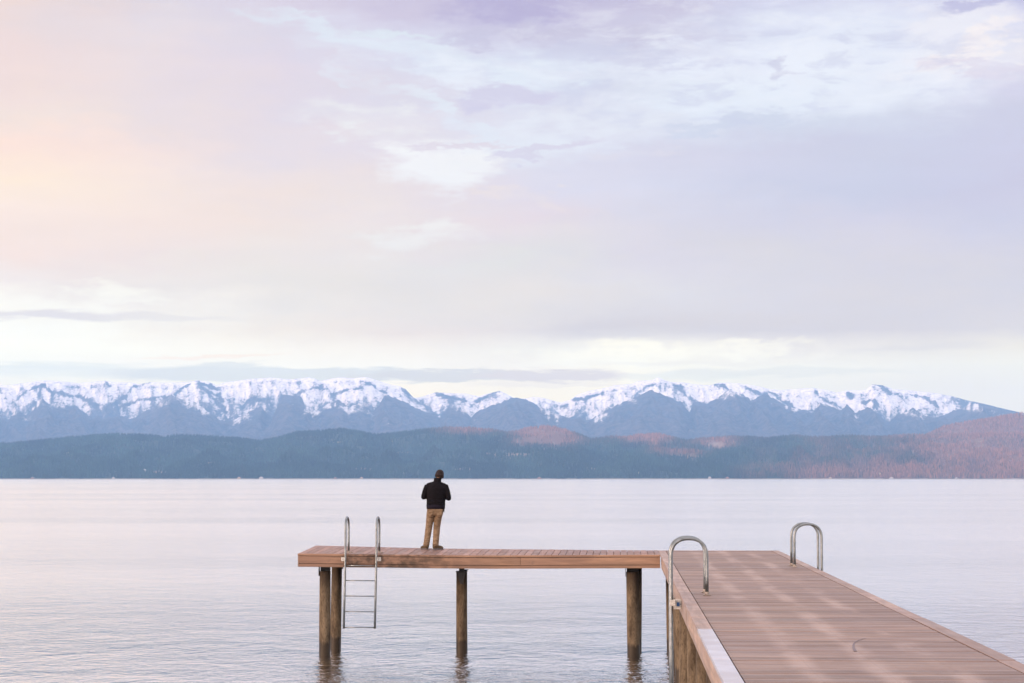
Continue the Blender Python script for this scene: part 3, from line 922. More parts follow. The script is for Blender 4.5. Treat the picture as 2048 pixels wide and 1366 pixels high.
rnd_ = random.Random(4)
pier = tag(empty('pier', (0, 0, 0)), 'L-shaped brown plank pier standing on round wooden piles in the lake', 'pier')

# walkway boards run across it, between two border boards that run along it
b = bmesh.new()
y = PY0
while y < PY1 - 0.10:
    dz = rnd_.uniform(-0.0022, 0.0022); dw = rnd_.uniform(-0.0008, 0.0008)
    add_box(b, PX0 + 0.160, PX1 - 0.157, y, y + 0.1355 + dw, DECK - 0.036 + dz, DECK + dz)
    y += 0.1455
obj('walkway_deck', b, M_DECK, pier, bevel=0.003)

# border boards, butt-jointed
cuts = [-3.0, 1.5, 7.0, 12.4, 17.9, 23.2, 28.3, 33.9, 39.4, 44.70]
for k in range(len(cuts) - 1):
    a_, c_ = cuts[k] + 0.006, cuts[k + 1] - 0.006
    for side in (0, 1):
        b = bmesh.new()
        x0, x1 = (PX0 - 0.012, PX0 + 0.148) if side == 0 else (PX1 - 0.145, PX1 + 0.012)
        z = DECK + 0.004 + rnd_.uniform(-0.003, 0.003)
        segs = 6
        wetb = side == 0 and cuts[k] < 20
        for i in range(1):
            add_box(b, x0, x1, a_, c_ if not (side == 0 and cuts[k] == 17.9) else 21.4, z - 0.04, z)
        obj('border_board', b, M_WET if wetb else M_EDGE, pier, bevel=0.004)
        if side == 0 and cuts[k] == 17.9:
            b = bmesh.new(); add_box(b, x0, x1, 21.402, c_, z - 0.04, z)
            obj('border_board', b, M_EDGE, pier, bevel=0.004)
# end board at the far end of the walkway
b = bmesh.new(); add_box(b, PX0 + 0.152, PX1 - 0.149, PY1 - 0.085, PY1, DECK - 0.037, DECK + 0.002)
obj('end_board', b, M_EDGE, pier, bevel=0.003)
# long fascia boards under the walkway edge, two courses
for side in (0, 1):
    for k in range(len(cuts) - 1):
        a_, c_ = cuts[k] + 1.6 + 0.002, (cuts[k + 1] + 1.6 if k < len(cuts) - 2 else PY1) - 0.002
        if side == 0 and a_ > QY0: continue
        if side == 0: c_ = min(c_, QY0 - 0.0)
        xs = PX0 if side == 0 else PX1
        s = 1 if side == 0 else -1
        for zt, zb, rec in ((DECK - 0.042, DECK - 0.208, 0.004), (DECK - 0.212, DECK - 0.28, 0.008)):
            b = bmesh.new()
            add_box(b, min(xs + s * rec, xs + s * (rec + .036)), max(xs + s * rec, xs + s * (rec + .036)), a_, c_, zb, zt)
            obj('fascia_board', b, M_FASCY, pier, bevel=0.003)
b = bmesh.new(); add_box(b, PX0 + 0.05, PX1 - 0.05, PY1 - 0.05, PY1 - 0.012, DECK - 0.28, DECK - 0.042)
obj('fascia_board', b, M_FASC, pier)
# joists and cross beams
for x in (1.00, 1.56, 2.16, 2.74, 3.24):
    b = bmesh.new(); add_box(b, x - 0.02, x + 0.02, PY0, PY1 - 0.06, DECK - 0.225, DECK - 0.041)
    obj('joist', b, M_FASCY, pier)

# platform boards, laid along Y on the settled frame
b = bmesh.new()
x = QX0
while x < PX0 - 0.03:
    x1 = min(x + 0.1355, PX0 - 0.016)
    dz = rnd_.uniform(-0.002, 0.002)
    vs = [b.verts.new((xx_, yy_, plat_z(xx_, yy_) + dz + zz_)) for zz_ in (-0.036, 0) for yy_ in (QY0 + 0.002, QY1) for xx_ in (x, x1)]
    for q in ((0, 2, 3, 1), (4, 5, 7, 6), (0, 1, 5, 4), (2, 6, 7, 3), (0, 4, 6, 2), (1, 3, 7, 5)):
        b.faces.new([vs[i] for i in q])
    x += 0.1455
obj('platform_deck', b, M_PLAT, pier, bevel=0.003)


def sag_beam(name, x0, x1, y0, y1, ztop, zbot, m, n=10, along='X'):
    b = bmesh.new()
    ring = []
    for i in range(n + 1):
        k = i / n
        if along == 'X':
            xx_ = x0 + (x1 - x0) * k
            ring.append([b.verts.new((xx_, yy_, plat_z(xx_, yy_) + zz_)) for (yy_, zz_) in ((y0, zbot), (y1, zbot), (y1, ztop), (y0, ztop))])
        else:
            yy_ = y0 + (y1 - y0) * k
            ring.append([b.verts.new((xx_, yy_, plat_z(xx_, yy_) + zz_)) for (xx_, zz_) in ((x0, zbot), (x1, zbot), (x1, ztop), (x0, ztop))])
    for r0, r1 in zip(ring, ring[1:]):
        for i in range(4):
            b.faces.new((r0[i], r0[(i + 1) % 4], r1[(i + 1) % 4], r1[i]))
    b.faces.new(ring[0][::-1]); b.faces.new(ring[-1])
    return obj(name, b, m, pier, bevel=0.003)


# front nosing, fascia boards with one butt joint, lower course
sag_beam('nosing_board', QX0 - 0.012, PX0 - 0.016, QY0 - 0.026, QY0, 0.001, -0.040, M_FASC)
for (xa, xb) in ((QX0 + 0.02, -2.155), (-2.150, PX0 - 0.016)):
    sag_beam('fascia_board', xa, xb, QY0 - 0.018, QY0 + 0.018, -0.052, -0.206, M_FASC)
for (xa, xb) in ((QX0 + 0.02, -3.705), (-3.70, PX0 - 0.016)):
    sag_beam('fascia_board', xa, xb, QY0 - 0.014, QY0 + 0.022, -0.216, -0.280, M_FASC)
sag_beam('fascia_board', QX0, PX0 - 0.02, QY1 - 0.045, QY1 - 0.01, -0.042, -0.28, M_FASC)
sag_beam('end_fascia', QX0 - 0.006, QX0 + 0.016, QY0 - 0.016, QY1 - 0.004, -0.042, -0.280, M_FASCY, along='Y')
for yy0 in (42.26, 42.80, 43.40, 44.00):
    sag_beam('joist', QX0 + 0.03, PX0 - 0.02, yy0 - .02, yy0 + .02, -0.040, -0.262, M_FASCY)

# piles: (x, y, top)
PILES = [(-6.37, 42.62, 1.79, .118), (-6.355, 44.28, 1.86, .118), (-3.50, 43.42, 1.74, .120), (0.203, 42.62, 1.79, .135), (0.290, 44.25, 1.80, .128)]
for yy in (0.0, 3.9, 7.7, 11.5, 15.3, 19.1, 22.9, 26.4, 30.1, 33.9, 37.5, 41.0, 44.2):
    PILES.append((1.07 + rnd_.uniform(-.01, .01), yy, DECK - .30, .122))
    PILES.append((3.16 + rnd_.uniform(-.02, .02), yy + .1, DECK - .30, .122))


def pile_mesh(x, y, top, r, k):
    b = bmesh.new()
    n, seg = 26, 22
    rings = []
    for i in range(n + 1):
        z = -1.6 + (top + 1.6) * i / n
        lean = 0.012 * math.sin(k * 1.7) * (z - top)
        rr = r * (1 + 0.02 * math.sin(z * 2.1 + k)) * (1.03 - 0.03 * i / n)
        rings.append([b.verts.new((lean + rr * math.cos(2 * math.pi * j / seg) * (1 + 0.012 * math.sin(3 * j + z * 4 + k)), rr * math.sin(2 * math.pi * j / seg), z)) for j in range(seg)])
    for a_, c_ in zip(rings, rings[1:]):
        for j in range(seg):
            f = b.faces.new((a_[j], a_[(j + 1) % seg], c_[(j + 1) % seg], c_[j])); f.smooth = True
    b.faces.new(rings[-1])
    return b


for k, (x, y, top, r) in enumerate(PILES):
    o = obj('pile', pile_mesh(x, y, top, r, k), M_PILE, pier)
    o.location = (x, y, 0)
    b = bmesh.new()
    if k == 2:
        # slender steel post with a bolted angle carries the middle of the platform
        add_box(b, -0.055, 0.055, -0.055, 0.055, top, 1.872)
        add_box(b, -0.118, 0.118, -0.118, 0.118, top - 0.002, top + 0.022)
        vs = [b.verts.new(q) for q in ((0.056, -0.04, 1.80), (0.16, -0.04, 1.795), (0.056, -0.04, 1.73), (0.056, 0.04, 1.80), (0.16, 0.04, 1.795), (0.056, 0.04, 1.73))]
        b.faces.new(vs[:3]); b.faces.new(vs[3:][::-1]); b.faces.new((vs[0], vs[3], vs[4], vs[1])); b.faces.new((vs[1], vs[4], vs[5], vs[2])); b.faces.new((vs[0], vs[2], vs[5], vs[3]))
        s_ = obj('steel_post', b, M_BLACK, o)
        b = bmesh.new()
        vs = [b.verts.new(q) for q in ((-0.10, -0.1235, top), (0.10, -0.1235, top), (0.03, -0.1235, top - 0.26), (-0.02, -0.1235, top - 0.24), (-0.10, -0.1265, top), (0.10, -0.1265, top), (0.03, -0.1265, top - 0.26), (-0.02, -0.1265, top - 0.24))]
        for q in ((0, 1, 2, 3), (4, 7, 6, 5), (0, 4, 5, 1), (1, 5, 6, 2), (2, 6, 7, 3), (3, 7, 4, 0)):
            b.faces.new([vs[i] for i in q])
        obj('steel_strap', b, M_BLACK, o)
    else:
        s = -1 if k != 1 else 1
        add_box(b, min(s * (r + .004), s * (r + .016)), max(s * (r + .004), s * (r + .016)), -0.06, 0.06, top - 0.10, top + 0.09)
        add_box(b, -r * .9, r * .9, 0.03, 0.06, top + 0.002, top + 0.09)
        obj('steel_bracket', b, M_BLACK, o)
# cross beams on the pile pairs
b = None
for yy in (0.0, 3.9, 7.7, 11.5, 15.3, 19.1, 22.9, 26.4, 30.1, 33.9, 37.5, 41.0, 44.2):
    b = bmesh.new(); add_box(b, 0.9, 3.34, yy + 0.14, yy + 0.18, DECK - 0.42, DECK - 0.24)
    obj('cross_beam', b, M_FASCY, pier)

# a curved tyre scuff on the walkway boards
M_SCUFF, t = mat('rubber_scuff')
t.b.inputs['Base Color'].default_value = (0.13, 0.10, 0.11, 1)
t.b.inputs['Roughness'].default_value = 0.8
b = bmesh.new()
pts = []
for i in range(15):
    k = i / 14
    yy = 18.76 + 1.52 * k
    pts.append((float(np.interp(yy, [18.76, 19.09, 19.43, 19.78, 20.05, 20.28], [2.15, 2.172, 2.208, 2.262, 2.335, 2.43])), yy, 0.014 - 0.009 * k))
for (p0, p1) in zip(pts, pts[1:]):
    z = DECK + 0.0042
    vs = [b.verts.new(q) for q in ((p0[0] - p0[2], p0[1], z), (p0[0] + p0[2], p0[1], z), (p1[0] + p1[2], p1[1], z), (p1[0] - p1[2], p1[1], z))]
    b.faces.new(vs)
obj('scuff_mark', b, M_SCUFF, pier)

# ------------------------------------------------------------------ ladders
M_STEEL, t = mat('galvanised_tube')
p, _ = pos_nodes(t)
n = t.noise(p, 9.0, 5, 0.65)
t.put(t.b.inputs['Base Color'], t.mix(t.mrange(n, 0.3, 0.7), (0.12, 0.135, 0.14), (0.23, 0.25, 0.26)))
t.put(t.b.inputs['Roughness'], t.mrange(n, 0.3, 0.7, 0.30, 0.48))
t.b.inputs['Metallic'].default_value = 0.85
M_PLATE, t = mat('zinc_plate')
p, _ = pos_nodes(t)
n = t.noise(p, 20.0, 4, 0.6)
t.put(t.b.inputs['Base Color'], t.mix(t.mrange(n, 0.35, 0.65), (0.42, 0.40, 0.37), (0.66, 0.63, 0.59)))
t.b.inputs['Roughness'].default_value = 0.5
t.b.inputs['Metallic'].default_value = 0.3
M_RUST, t = mat('rusty_foot_plate')
p, _ = pos_nodes(t)
n = t.noise(p, 30.0, 4, 0.6)
t.put(t.b.inputs['Base Color'], t.mix(t.mrange(n, 0.35, 0.6), (0.12, 0.085, 0.06), (0.30, 0.26, 0.23)))
t.b.inputs['Roughness'].default_value = 0.7
M_BLUE, t = mat('blue_sticker')
t.b.inputs['Base Color'].default_value = (0.03, 0.12, 0.33, 1)
t.b.inputs['Roughness'].default_value = 0.4

W2 = 0.33           # half the width between the rails
DEP = 0.488         # rail to deck foot


def ladder(label, loc, rz, foot_z=0.0, sticker=False, lean=0.012):
    """Local frame: +x along the edge, +y towards the deck, z = 0 on the deck surface; the rails hang at y = 0."""
    e = tag(empty('swim_ladder', loc, rz), label, 'ladder', 'steel swim ladders on the pier')
    for s in (-1, 1):
        b = bmesh.new()
        R_ = DEP / 2
        zt = 0.775 - R_
        pts = [(s * W2 - lean * 2.2, 0.0, -1.56), (s * W2 - lean, 0.0, -0.8), (s * W2, 0, 0.0), (s * W2, 0, zt * .6), (s * W2, 0, zt)]
        for k in range(1, 16):
            a_ = math.pi * k / 16
            # a slightly squared arch
            cx_, cz_ = -math.cos(a_), math.sin(a_)
            q = 2.35
            nrm_ = (abs(cx_) ** q + abs(cz_) ** q) ** (1 / q)
            pts.append((s * W2, R_ + R_ * cx_ / nrm_, zt + R_ * cz_ / nrm_))
        pts += [(s * W2, DEP, zt), (s * W2, DEP, zt * .5), (s * W2, DEP, foot_z + 0.006)]
        obj('side_rail', (add_tube(b, pts, 0.0235, 16), b)[1], M_STEEL, e, smooth=True)
        b = bmesh.new()
        add_box(b, s * W2 - 0.085, s * W2 + 0.085, DEP - 0.05, DEP + 0.05, foot_z + 0.0045, foot_z + 0.013)
        add_tube(b, [(s * W2, DEP, foot_z + 0.013), (s * W2, DEP, foot_z + 0.05)], 0.031, 14)
        for q in (-0.062, 0.062):
            add_tube(b, [(s * W2 + q, DEP - .02, foot_z + 0.013), (s * W2 + q, DEP - .02, foot_z + 0.027)], 0.011, 6)
        obj('foot_flange', b, M_RUST, e)
        b = bmesh.new()
        add_box(b, s * W2 + (0.024 if s > 0 else -0.094), s * W2 + (0.094 if s > 0 else -0.024), 0.044, 0.0515, -0.145, -0.062)
        add_box(b, s * W2 + (0.016 if s > 0 else -0.026), s * W2 + (0.026 if s > 0 else -0.016), -0.02, 0.0515, -0.145, -0.062)
        add_tube(b, [(s * (W2 + 0.062), 0.028, -0.10), (s * (W2 + 0.062), 0.05, -0.10)], 0.012, 6)
        br = obj('wall_bracket', b, M_PLATE, e)
    for z in (-0.237, -0.552, -0.878, -1.205, -1.535):
        b = bmesh.new()
        dx_ = -lean * 2.2 * (-z / 1.56)
        add_tube(b, [(-W2 + dx_, 0, z), (W2 + dx_, 0, z - .004)], 0.0108, 10)
        obj('rung', b, M_STEEL, e, smooth=True)
    if sticker:
        b = bmesh.new()
        add_box(b, W2 - 0.006, W2 + 0.006, 0.024, 0.136, -0.19, -0.055)
        pl = obj('bracket_plate', b, M_PLATE, e, bevel=0.002)
        b = bmesh.new()
        add_box(b, W2 + 0.0065, W2 + 0.0085, 0.072, 0.112, -0.150, -0.095)
        obj('sticker', b, M_BLUE, pl)
        b = bmesh.new()
        add_tube(b, [(W2 + .0065, 0.125, -0.12), (W2 + .018, 0.125, -0.12)], 0.011, 6)
        obj('bolt', b, M_STEEL, pl)
    return e


ladder('steel swim ladder with five rungs on the front of the platform', (-5.535, QY0 - 0.085, plat_z(-5.5, QY0)), 0.0, plat_z(-5.5, 42.6) - plat_z(-5.5, QY0))
ladder('steel arch ladder with blue sticker on the left edge of the walkway', (PX0 - 0.136, 27.93, DECK), -math.pi / 2, sticker=True, lean=0.0)
ladder('steel arch ladder on the right edge of the walkway, its rungs hidden behind the boards', (PX1 + 0.15, 36.75, DECK), math.pi / 2, lean=0.0)

# ------------------------------------------------------------------ the person
def cloth(name, c1, c2, scale=30.0, rough=0.85, bump=0.4, folds=9.0):
    m, t = mat(name)
    p, _ = pos_nodes(t)
    n = t.noise(p, scale, 5, 0.6)
    f = t.noise(t.vmath('MULTIPLY', p, (1.0, 1.0, 1.9)), folds, 4, 0.6, 0.8)
    t.put(t.b.inputs['Base Color'], t.mix(t.mrange(t.math('ADD', t.math('MULTIPLY', n, 0.5), t.math('MULTIPLY', f, 0.5)), 0.35, 0.65), c1, c2))
    t.b.inputs['Roughness'].default_value = rough
    t.b.inputs['Specular IOR Level'].default_value = 0.12
    t.put(t.b.inputs['Normal'], t.bump(t.math('ADD', f, t.math('MULTIPLY', n, 0.1)), bump, 0.03))
    return m


M_SKIN, t = mat('skin')
t.b.inputs['Base Color'].default_value = (0.36, 0.20, 0.14, 1)
t.b.inputs['Roughness'].default_value = 0.55
M_JACKET = cloth('black_fleece', (0.0025, 0.002, 0.003), (0.006, 0.005, 0.0075))
M_HEM = cloth('black_rib', (0.006, 0.005, 0.010), (0.012, 0.010, 0.018), 60)
M_TROU = cloth('tan_canvas', (0.13, 0.088, 0.055), (0.25, 0.18, 0.118), 14.0, 0.9, 1.0, 11.0)
M_BEANIE = cloth('dark_knit', (0.013, 0.009, 0.009), (0.035, 0.024, 0.024), 70)
M_BOOT = cloth('worn_brown_suede', (0.05, 0.036, 0.022), (0.11, 0.08, 0.05), 25)
M_SOLE = cloth('boot_rubber', (0.07, 0.065, 0.065), (0.14, 0.13, 0.13), 25)
M_HAIR, t = mat('short_dark_hair')
t.b.inputs['Base Color'].default_value = (0.03, 0.02, 0.015, 1)
t.b.inputs['Roughness'].default_value = 0.7


def loft(bm, rings, seg=20, cap=True):
    """rings: (centre, (rx, ry), optional direction) -> closed tube with elliptical sections."""
    pts = [Vector(r[0]) for r in rings]
    vr = []
    for i, r in enumerate(rings):
        d = (pts[min(i + 1, len(pts) - 1)] - pts[max(i - 1, 0)]).normalized()
        if len(r) > 2: d = Vector(r[2]).normalized()
        xa = Vector((1, 0, 0)); xa = (xa - d * xa.dot(d))
        if xa.length < 0.2: xa = Vector((0, 0, 1)) - d * d.z
        xa.normalize(); ya = d.cross(xa)
        rx, ry = r[1]
        vr.append([bm.verts.new(pts[i] + xa * rx * math.cos(2 * math.pi * k / seg) + ya * ry * math.sin(2 * math.pi * k / seg)) for k in range(seg)])
    for a, b in zip(vr, vr[1:]):
        for k in range(seg):
            bm.faces.new((a[k], a[(k + 1) % seg], b[(k + 1) % seg], b[k]))
    if cap:
        bm.faces.new(vr[0][::-1]); bm.faces.new(vr[-1])


def ball(bm, c, r, seg=14):
    g = bmesh.ops.create_uvsphere(bm, u_segments=seg, v_segments=seg // 2 + 2, radius=1.0)
    rr = r if isinstance(r, (tuple, list)) else (r, r, r)
    for v in g['verts']:
        v.co = Vector(c) + Vector((v.co.x * rr[0], v.co.y * rr[1], v.co.z * rr[2]))


def blend(o, voxel=0.008, it=4, f=0.5):
    """Fuse the overlapping lofts of one mesh into one continuous surface."""
    md = o.modifiers.new('fuse', 'REMESH'); md.mode = 'VOXEL'; md.voxel_size = voxel; md.use_smooth_shade = True
    sm = o.modifiers.new('soften', 'SMOOTH'); sm.iterations = it; sm.factor = f
    return o


def cap_(bm, a, b, ra, rb, n=5):
    a, b = Vector(a), Vector(b)
    loft(bm, [(a.lerp(b, i / n), (ra + (rb - ra) * i / n,) * 2) for i in range(n + 1)], 14)
    ball(bm, a, ra); ball(bm, b, rb)


PER = (-4.19, 44.14, plat_z(-4.19, 44.14) + 0.001)
# joints (local: +y is away from the camera, the way the person faces)
HL, HR = Vector((-0.045, 0.0, 0.90)), Vector((0.125, 0.0, 0.90))
KL, KR = Vector((-0.10, 0.03, 0.50)), Vector((0.075, 0.03, 0.50))
AL, AR = Vector((-0.155, -0.01, 0.10)), Vector((0.055, -0.03, 0.10))
SL, SR = Vector((-0.125, 0.0, 1.405)), Vector((0.255, 0.0, 1.395))
EL, ER = Vector((-0.212, -0.02, 1.165)), Vector((0.340, -0.02, 1.140))
WL, WR = Vector((-0.085, 0.215, 1.165)), Vector((0.215, 0.215, 1.165))
CH = Vector((0.065, 0.0, 1.3)); NK = Vector((0.088, 0.0, 1.50)); HD = Vector((0.133, 0.035, 1.650))

b = bmesh.new()
loft(b, [((0.045, 0, 0.84), (0.15, 0.10)), ((0.045, 0, 0.93), (0.165, 0.11)), ((0.048, 0, 1.05), (0.145, 0.10)), ((0.055, 0, 1.2), (0.165, 0.115)), ((0.065, 0, 1.34), (0.18, 0.115)), ((0.07, 0, 1.42), (0.15, 0.09)), ((0.08, 0, 1.47), (0.075, 0.06))])
cap_(b, NK - Vector((0, 0, .06)), HD - Vector((0.01, 0.01, 0.08)), 0.060, 0.056)
for H_, K_, A_ in ((HL, KL, AL), (HR, KR, AR)):
    cap_(b, H_, K_, 0.083, 0.056); cap_(b, K_, A_, 0.055, 0.038)
for S_, E_, W_ in ((SL, EL, WL), (SR, ER, WR)):
    cap_(b, S_, E_, 0.052, 0.040); cap_(b, E_, W_, 0.040, 0.027)
    cap_(b, CH + Vector((0, 0, 0.06)), S_ + Vector((0, 0, -0.02)), 0.06, 0.045)
# head: skull, jaw, nose, lips, ears, brow; bowed forward and tipped to the right
tilt = Matrix.Rotation(rad(9), 4, 'Y') @ Matrix.Rotation(rad(-24), 4, 'X')


def hp(x, y, z):
    return HD + (tilt @ Vector((x, y, z)))


def hball(c, r):
    g = bmesh.ops.create_uvsphere(b, u_segments=20, v_segments=12, radius=1.0)
    for v in g['verts']:
        v.co = hp(c[0] + v.co.x * r[0], c[1] + v.co.y * r[1], c[2] + v.co.z * r[2])


hball((0, 0.0, 0.02), (0.074, 0.094, 0.092)); hball((0, 0.035, -0.045), (0.056, 0.058, 0.062)); hball((0, 0.075, -0.095), (0.022, 0.018, 0.016))
hball((0, 0.10, -0.025), (0.011, 0.016, 0.022)); hball((0, 0.108, -0.038), (0.014, 0.012, 0.010)); hball((0, 0.092, -0.065), (0.022, 0.008, 0.006)); hball((0, 0.090, -0.077), (0.019, 0.008, 0.006))
hball((0, 0.085, 0.012), (0.05, 0.012, 0.010))
for s in (-1, 1):
    hball((s * 0.076, -0.005, -0.015), (0.010, 0.020, 0.031))
# hands: palm and five bent fingers each, held together in front of the waist
for W_, s in ((WL, 1), (WR, -1)):
    pd = Vector((s * 0.55, 0.80, 0.10)).normalized()
    ac = pd.cross(Vector((0, 0, 1))).normalized()          # across, horizontal
    upv = ac.cross(pd).normalized()
    palm = W_ + pd * 0.052
    loft(b, [(W_, (0.024, 0.018)), (W_ + pd * 0.03, (0.022, 0.034)), (W_ + pd * 0.07, (0.016, 0.042)), (W_ + pd * 0.095, (0.012, 0.040))], 14)
    for k, (ln, off) in enumerate(((0.072, 0.030), (0.080, 0.010), (0.075, -0.011), (0.058, -0.031))):
        q = W_ + pd * 0.088 + upv * off
        d1 = (pd * 0.85 + ac * (0.45 * -s) * -1).normalized()
        p1 = q + d1 * ln * 0.45
        d2 = (pd * 0.25 + ac * s * 0.95).normalized()
        p2 = p1 + d2 * ln * 0.33
        d3 = (pd * -0.45 + ac * s * 0.85).normalized()
        p3 = p2 + d3 * ln * 0.24
        cap_(b, q, p1, 0.0092, 0.0085, 2); cap_(b, p1, p2, 0.0085, 0.0078, 2); cap_(b, p2, p3, 0.0078, 0.0068, 2)
    th0 = W_ + pd * 0.030 + upv * 0.030
    th1 = th0 + (pd * 0.6 + upv * 0.6 + ac * s * 0.4).normalized() * 0.040
    th2 = th1 + (pd * 0.9 + upv * 0.1 + ac * s * 0.5).normalized() * 0.034
    cap_(b, th0, th1, 0.0125, 0.0105, 2); cap_(b, th1, th2, 0.0105, 0.0085, 2)
person = obj('person', b, M_SKIN)
blend(person, 0.0045, 3)
person.location = PER
tag(person, 'person in black fleece, tan trousers and dark beanie standing with back turned, looking down', 'person')

# eyes
for s in (-1, 1):
    b = bmesh.new(); ball(b, hp(s * 0.030, 0.086, -0.002), 0.0115)
    M_EYE = bpy.data.materials.get('eye_white') or mat('eye_white')[0]
    M_EYE.node_tree.nodes['Principled BSDF'].inputs['Base Color'].default_value = (0.7, 0.68, 0.65, 1)
    obj('eye', b, M_EYE, person, smooth=True)

# fleece jacket: torso and sleeves fused
b = bmesh.new()
loft(b, [((0.052, 0, 0.935), (0.192, 0.132)), ((0.055, 0, 0.98), (0.210, 0.140)), ((0.057, 0, 1.06), (0.208, 0.137)), ((0.060, 0, 1.16), (0.214, 0.140)), ((0.065, 0, 1.27), (0.226, 0.143)),
         ((0.068, 0, 1.35), (0.222, 0.138)), ((0.070, 0, 1.41), (0.200, 0.122)), ((0.074, 0, 1.455), (0.140, 0.098)), ((0.082, 0.0, 1.495), (0.082, 0.074)), ((0.09, 0.004, 1.53), (0.072, 0.070))], 28)
for S_, E_, W_, s in ((SL, EL, WL, -1), (SR, ER, WR, 1)):
    mid = S_.lerp(E_, 0.5) + Vector((s * 0.012, 0, 0))
    loft(b, [(S_ + Vector((-s * 0.06, 0, 0.0)), (0.070, 0.062)), (S_ + Vector((s * 0.012, 0, -0.01)), (0.076, 0.070)), (mid, (0.066, 0.064)), (E_ + Vector((0, -0.008, 0.012)), (0.060, 0.060))], 18)
    ball(b, E_ + Vector((0, -0.004, 0)), 0.061)
    cap_(b, E_, E_.lerp(W_, 0.86), 0.058, 0.040)
    # sloping shoulders up to the collar
    cap_(b, Vector((0.085, 0.0, 1.455)), S_ + Vector((-s * 0.02, 0, 0.012)), 0.072, 0.062)
    # folds at the elbow
    for q in (0.25, 0.55, 0.8):
        c_ = S_.lerp(E_, q); ball(b, c_ + Vector((s * 0.012, -0.03, 0)), (0.055, 0.04, 0.020))
for (x, z, rx) in ((0.02, 1.02, 0.15), (0.09, 1.055, 0.13), (0.0, 1.10, 0.12), (0.12, 1.14, 0.10), (0.06, 1.00, 0.17)):
    ball(b, (x, -0.105, z), (rx, 0.036, 0.017))
jk = blend(obj('jacket', b, M_JACKET, person), 0.0075, 3)
# collar and hem
b = bmesh.new()
def band(bm, rings, seg=26, th=0.006):
    vr = []
    for (c, (rx, ry)) in rings:
        vr.append([bm.verts.new((c[0] + rx * math.cos(2 * math.pi * k / seg), c[1] + ry * math.sin(2 * math.pi * k / seg), c[2])) for k in range(seg)])
    for a, c in zip(vr, vr[1:]):
        for k in range(seg): bm.faces.new((a[k], a[(k + 1) % seg], c[(k + 1) % seg], c[k]))


band(b, [((0.084, 0.0, 1.500), (0.086, 0.078)), ((0.092, 0.004, 1.545), (0.084, 0.076)), ((0.100, 0.008, 1.588), (0.088, 0.080)), ((0.101, 0.008, 1.590), (0.080, 0.072)), ((0.092, 0.004, 1.55), (0.074, 0.066))])
obj('collar', b, M_JACKET, jk, smooth=True)
b = bmesh.new()
band(b, [((0.05, 0, 0.902), (0.184, 0.124)), ((0.053, 0, 0.900), (0.206, 0.141)), ((0.053, 0, 0.94), (0.208, 0.142)), ((0.054, 0, 0.992), (0.210, 0.142)), ((0.054, 0, 1.0), (0.190, 0.132))])
obj('hem', b, M_HEM, jk, smooth=True)
for W_, E_ in ((WL, EL), (WR, ER)):
    b = bmesh.new(); a_ = E_.lerp(W_, 0.84); c_ = E_.lerp(W_, 1.0)
    add_tube(b, [a_, c_], [0.042, 0.036], 18)
    obj('cuff', b, M_HEM, jk, smooth=True)

# trousers: seat and two legs fused, bunched over the boots
b = bmesh.new()
loft(b, [((0.045, 0, 0.955), (0.180, 0.122)), ((0.045, 0, 0.90), (0.188, 0.130)), ((0.042, -0.004, 0.82), (0.180, 0.132)), ((0.035, 0, 0.76), (0.165, 0.11))], 26)
LEGS = []
for H_, K_, A_, s in ((HL, KL, AL, -1), (HR, KR, AR, 1)):
    r_ = [(H_ + Vector((0, 0, -0.04)), (0.098, 0.108)), (H_.lerp(K_, 0.35), (0.092, 0.100)), (H_.lerp(K_, 0.7), (0.082, 0.086)), (K_, (0.076, 0.080)), (K_.lerp(A_, 0.3), (0.074, 0.078)),
          (K_.lerp(A_, 0.6), (0.070, 0.074)), (K_.lerp(A_, 0.85), (0.068, 0.072)), (A_ + Vector((0, 0, 0.015)), (0.070, 0.074)), (A_ + Vector((0, 0.0, -0.015)), (0.064, 0.068))]
    loft(b, r_, 22)
    rr = random.Random(7 + s)
    for q in range(9):
        z = rr.choice([0.13, 0.15, 0.18, 0.21, 0.46, 0.50, 0.54, 0.60, 0.70])
        if z > 0.5: c_ = H_.lerp(K_, (0.90 - z) / 0.40)
        else: c_ = K_.lerp(A_, (0.50 - z) / 0.40)
        ball(b, c_ + Vector((rr.uniform(-.03, .03), -0.055, 0)), (0.050, 0.030, 0.011))
for (x, z) in ((-0.05, 0.80), (0.14, 0.80)):
    ball(b, (x, -0.085, z), (0.078, 0.050, 0.09))
tr = blend(obj('trousers', b, M_TROU, person), 0.0065, 2)
# back pockets
for (x, rot) in ((-0.058, -4), (0.140, 4)):
    b = bmesh.new()
    pts = [(-0.058, 0.06), (0.058, 0.06), (0.055, -0.055), (0, -0.078), (-0.055, -0.055)]
    vs = []
    for (u_, v_) in pts:
        vs.append(b.verts.new((x + u_, -0.139 + 0.25 * (x + u_ - 0.045) ** 2 * 2, 0.835 + v_)))
    f_ = b.faces.new(vs)
    ex = bmesh.ops.extrude_face_region(b, geom=[f_])
    for g in ex['geom']:
        if isinstance(g, bmesh.types.BMVert): g.co.y += 0.02
    obj('pocket', b, M_TROU, tr)

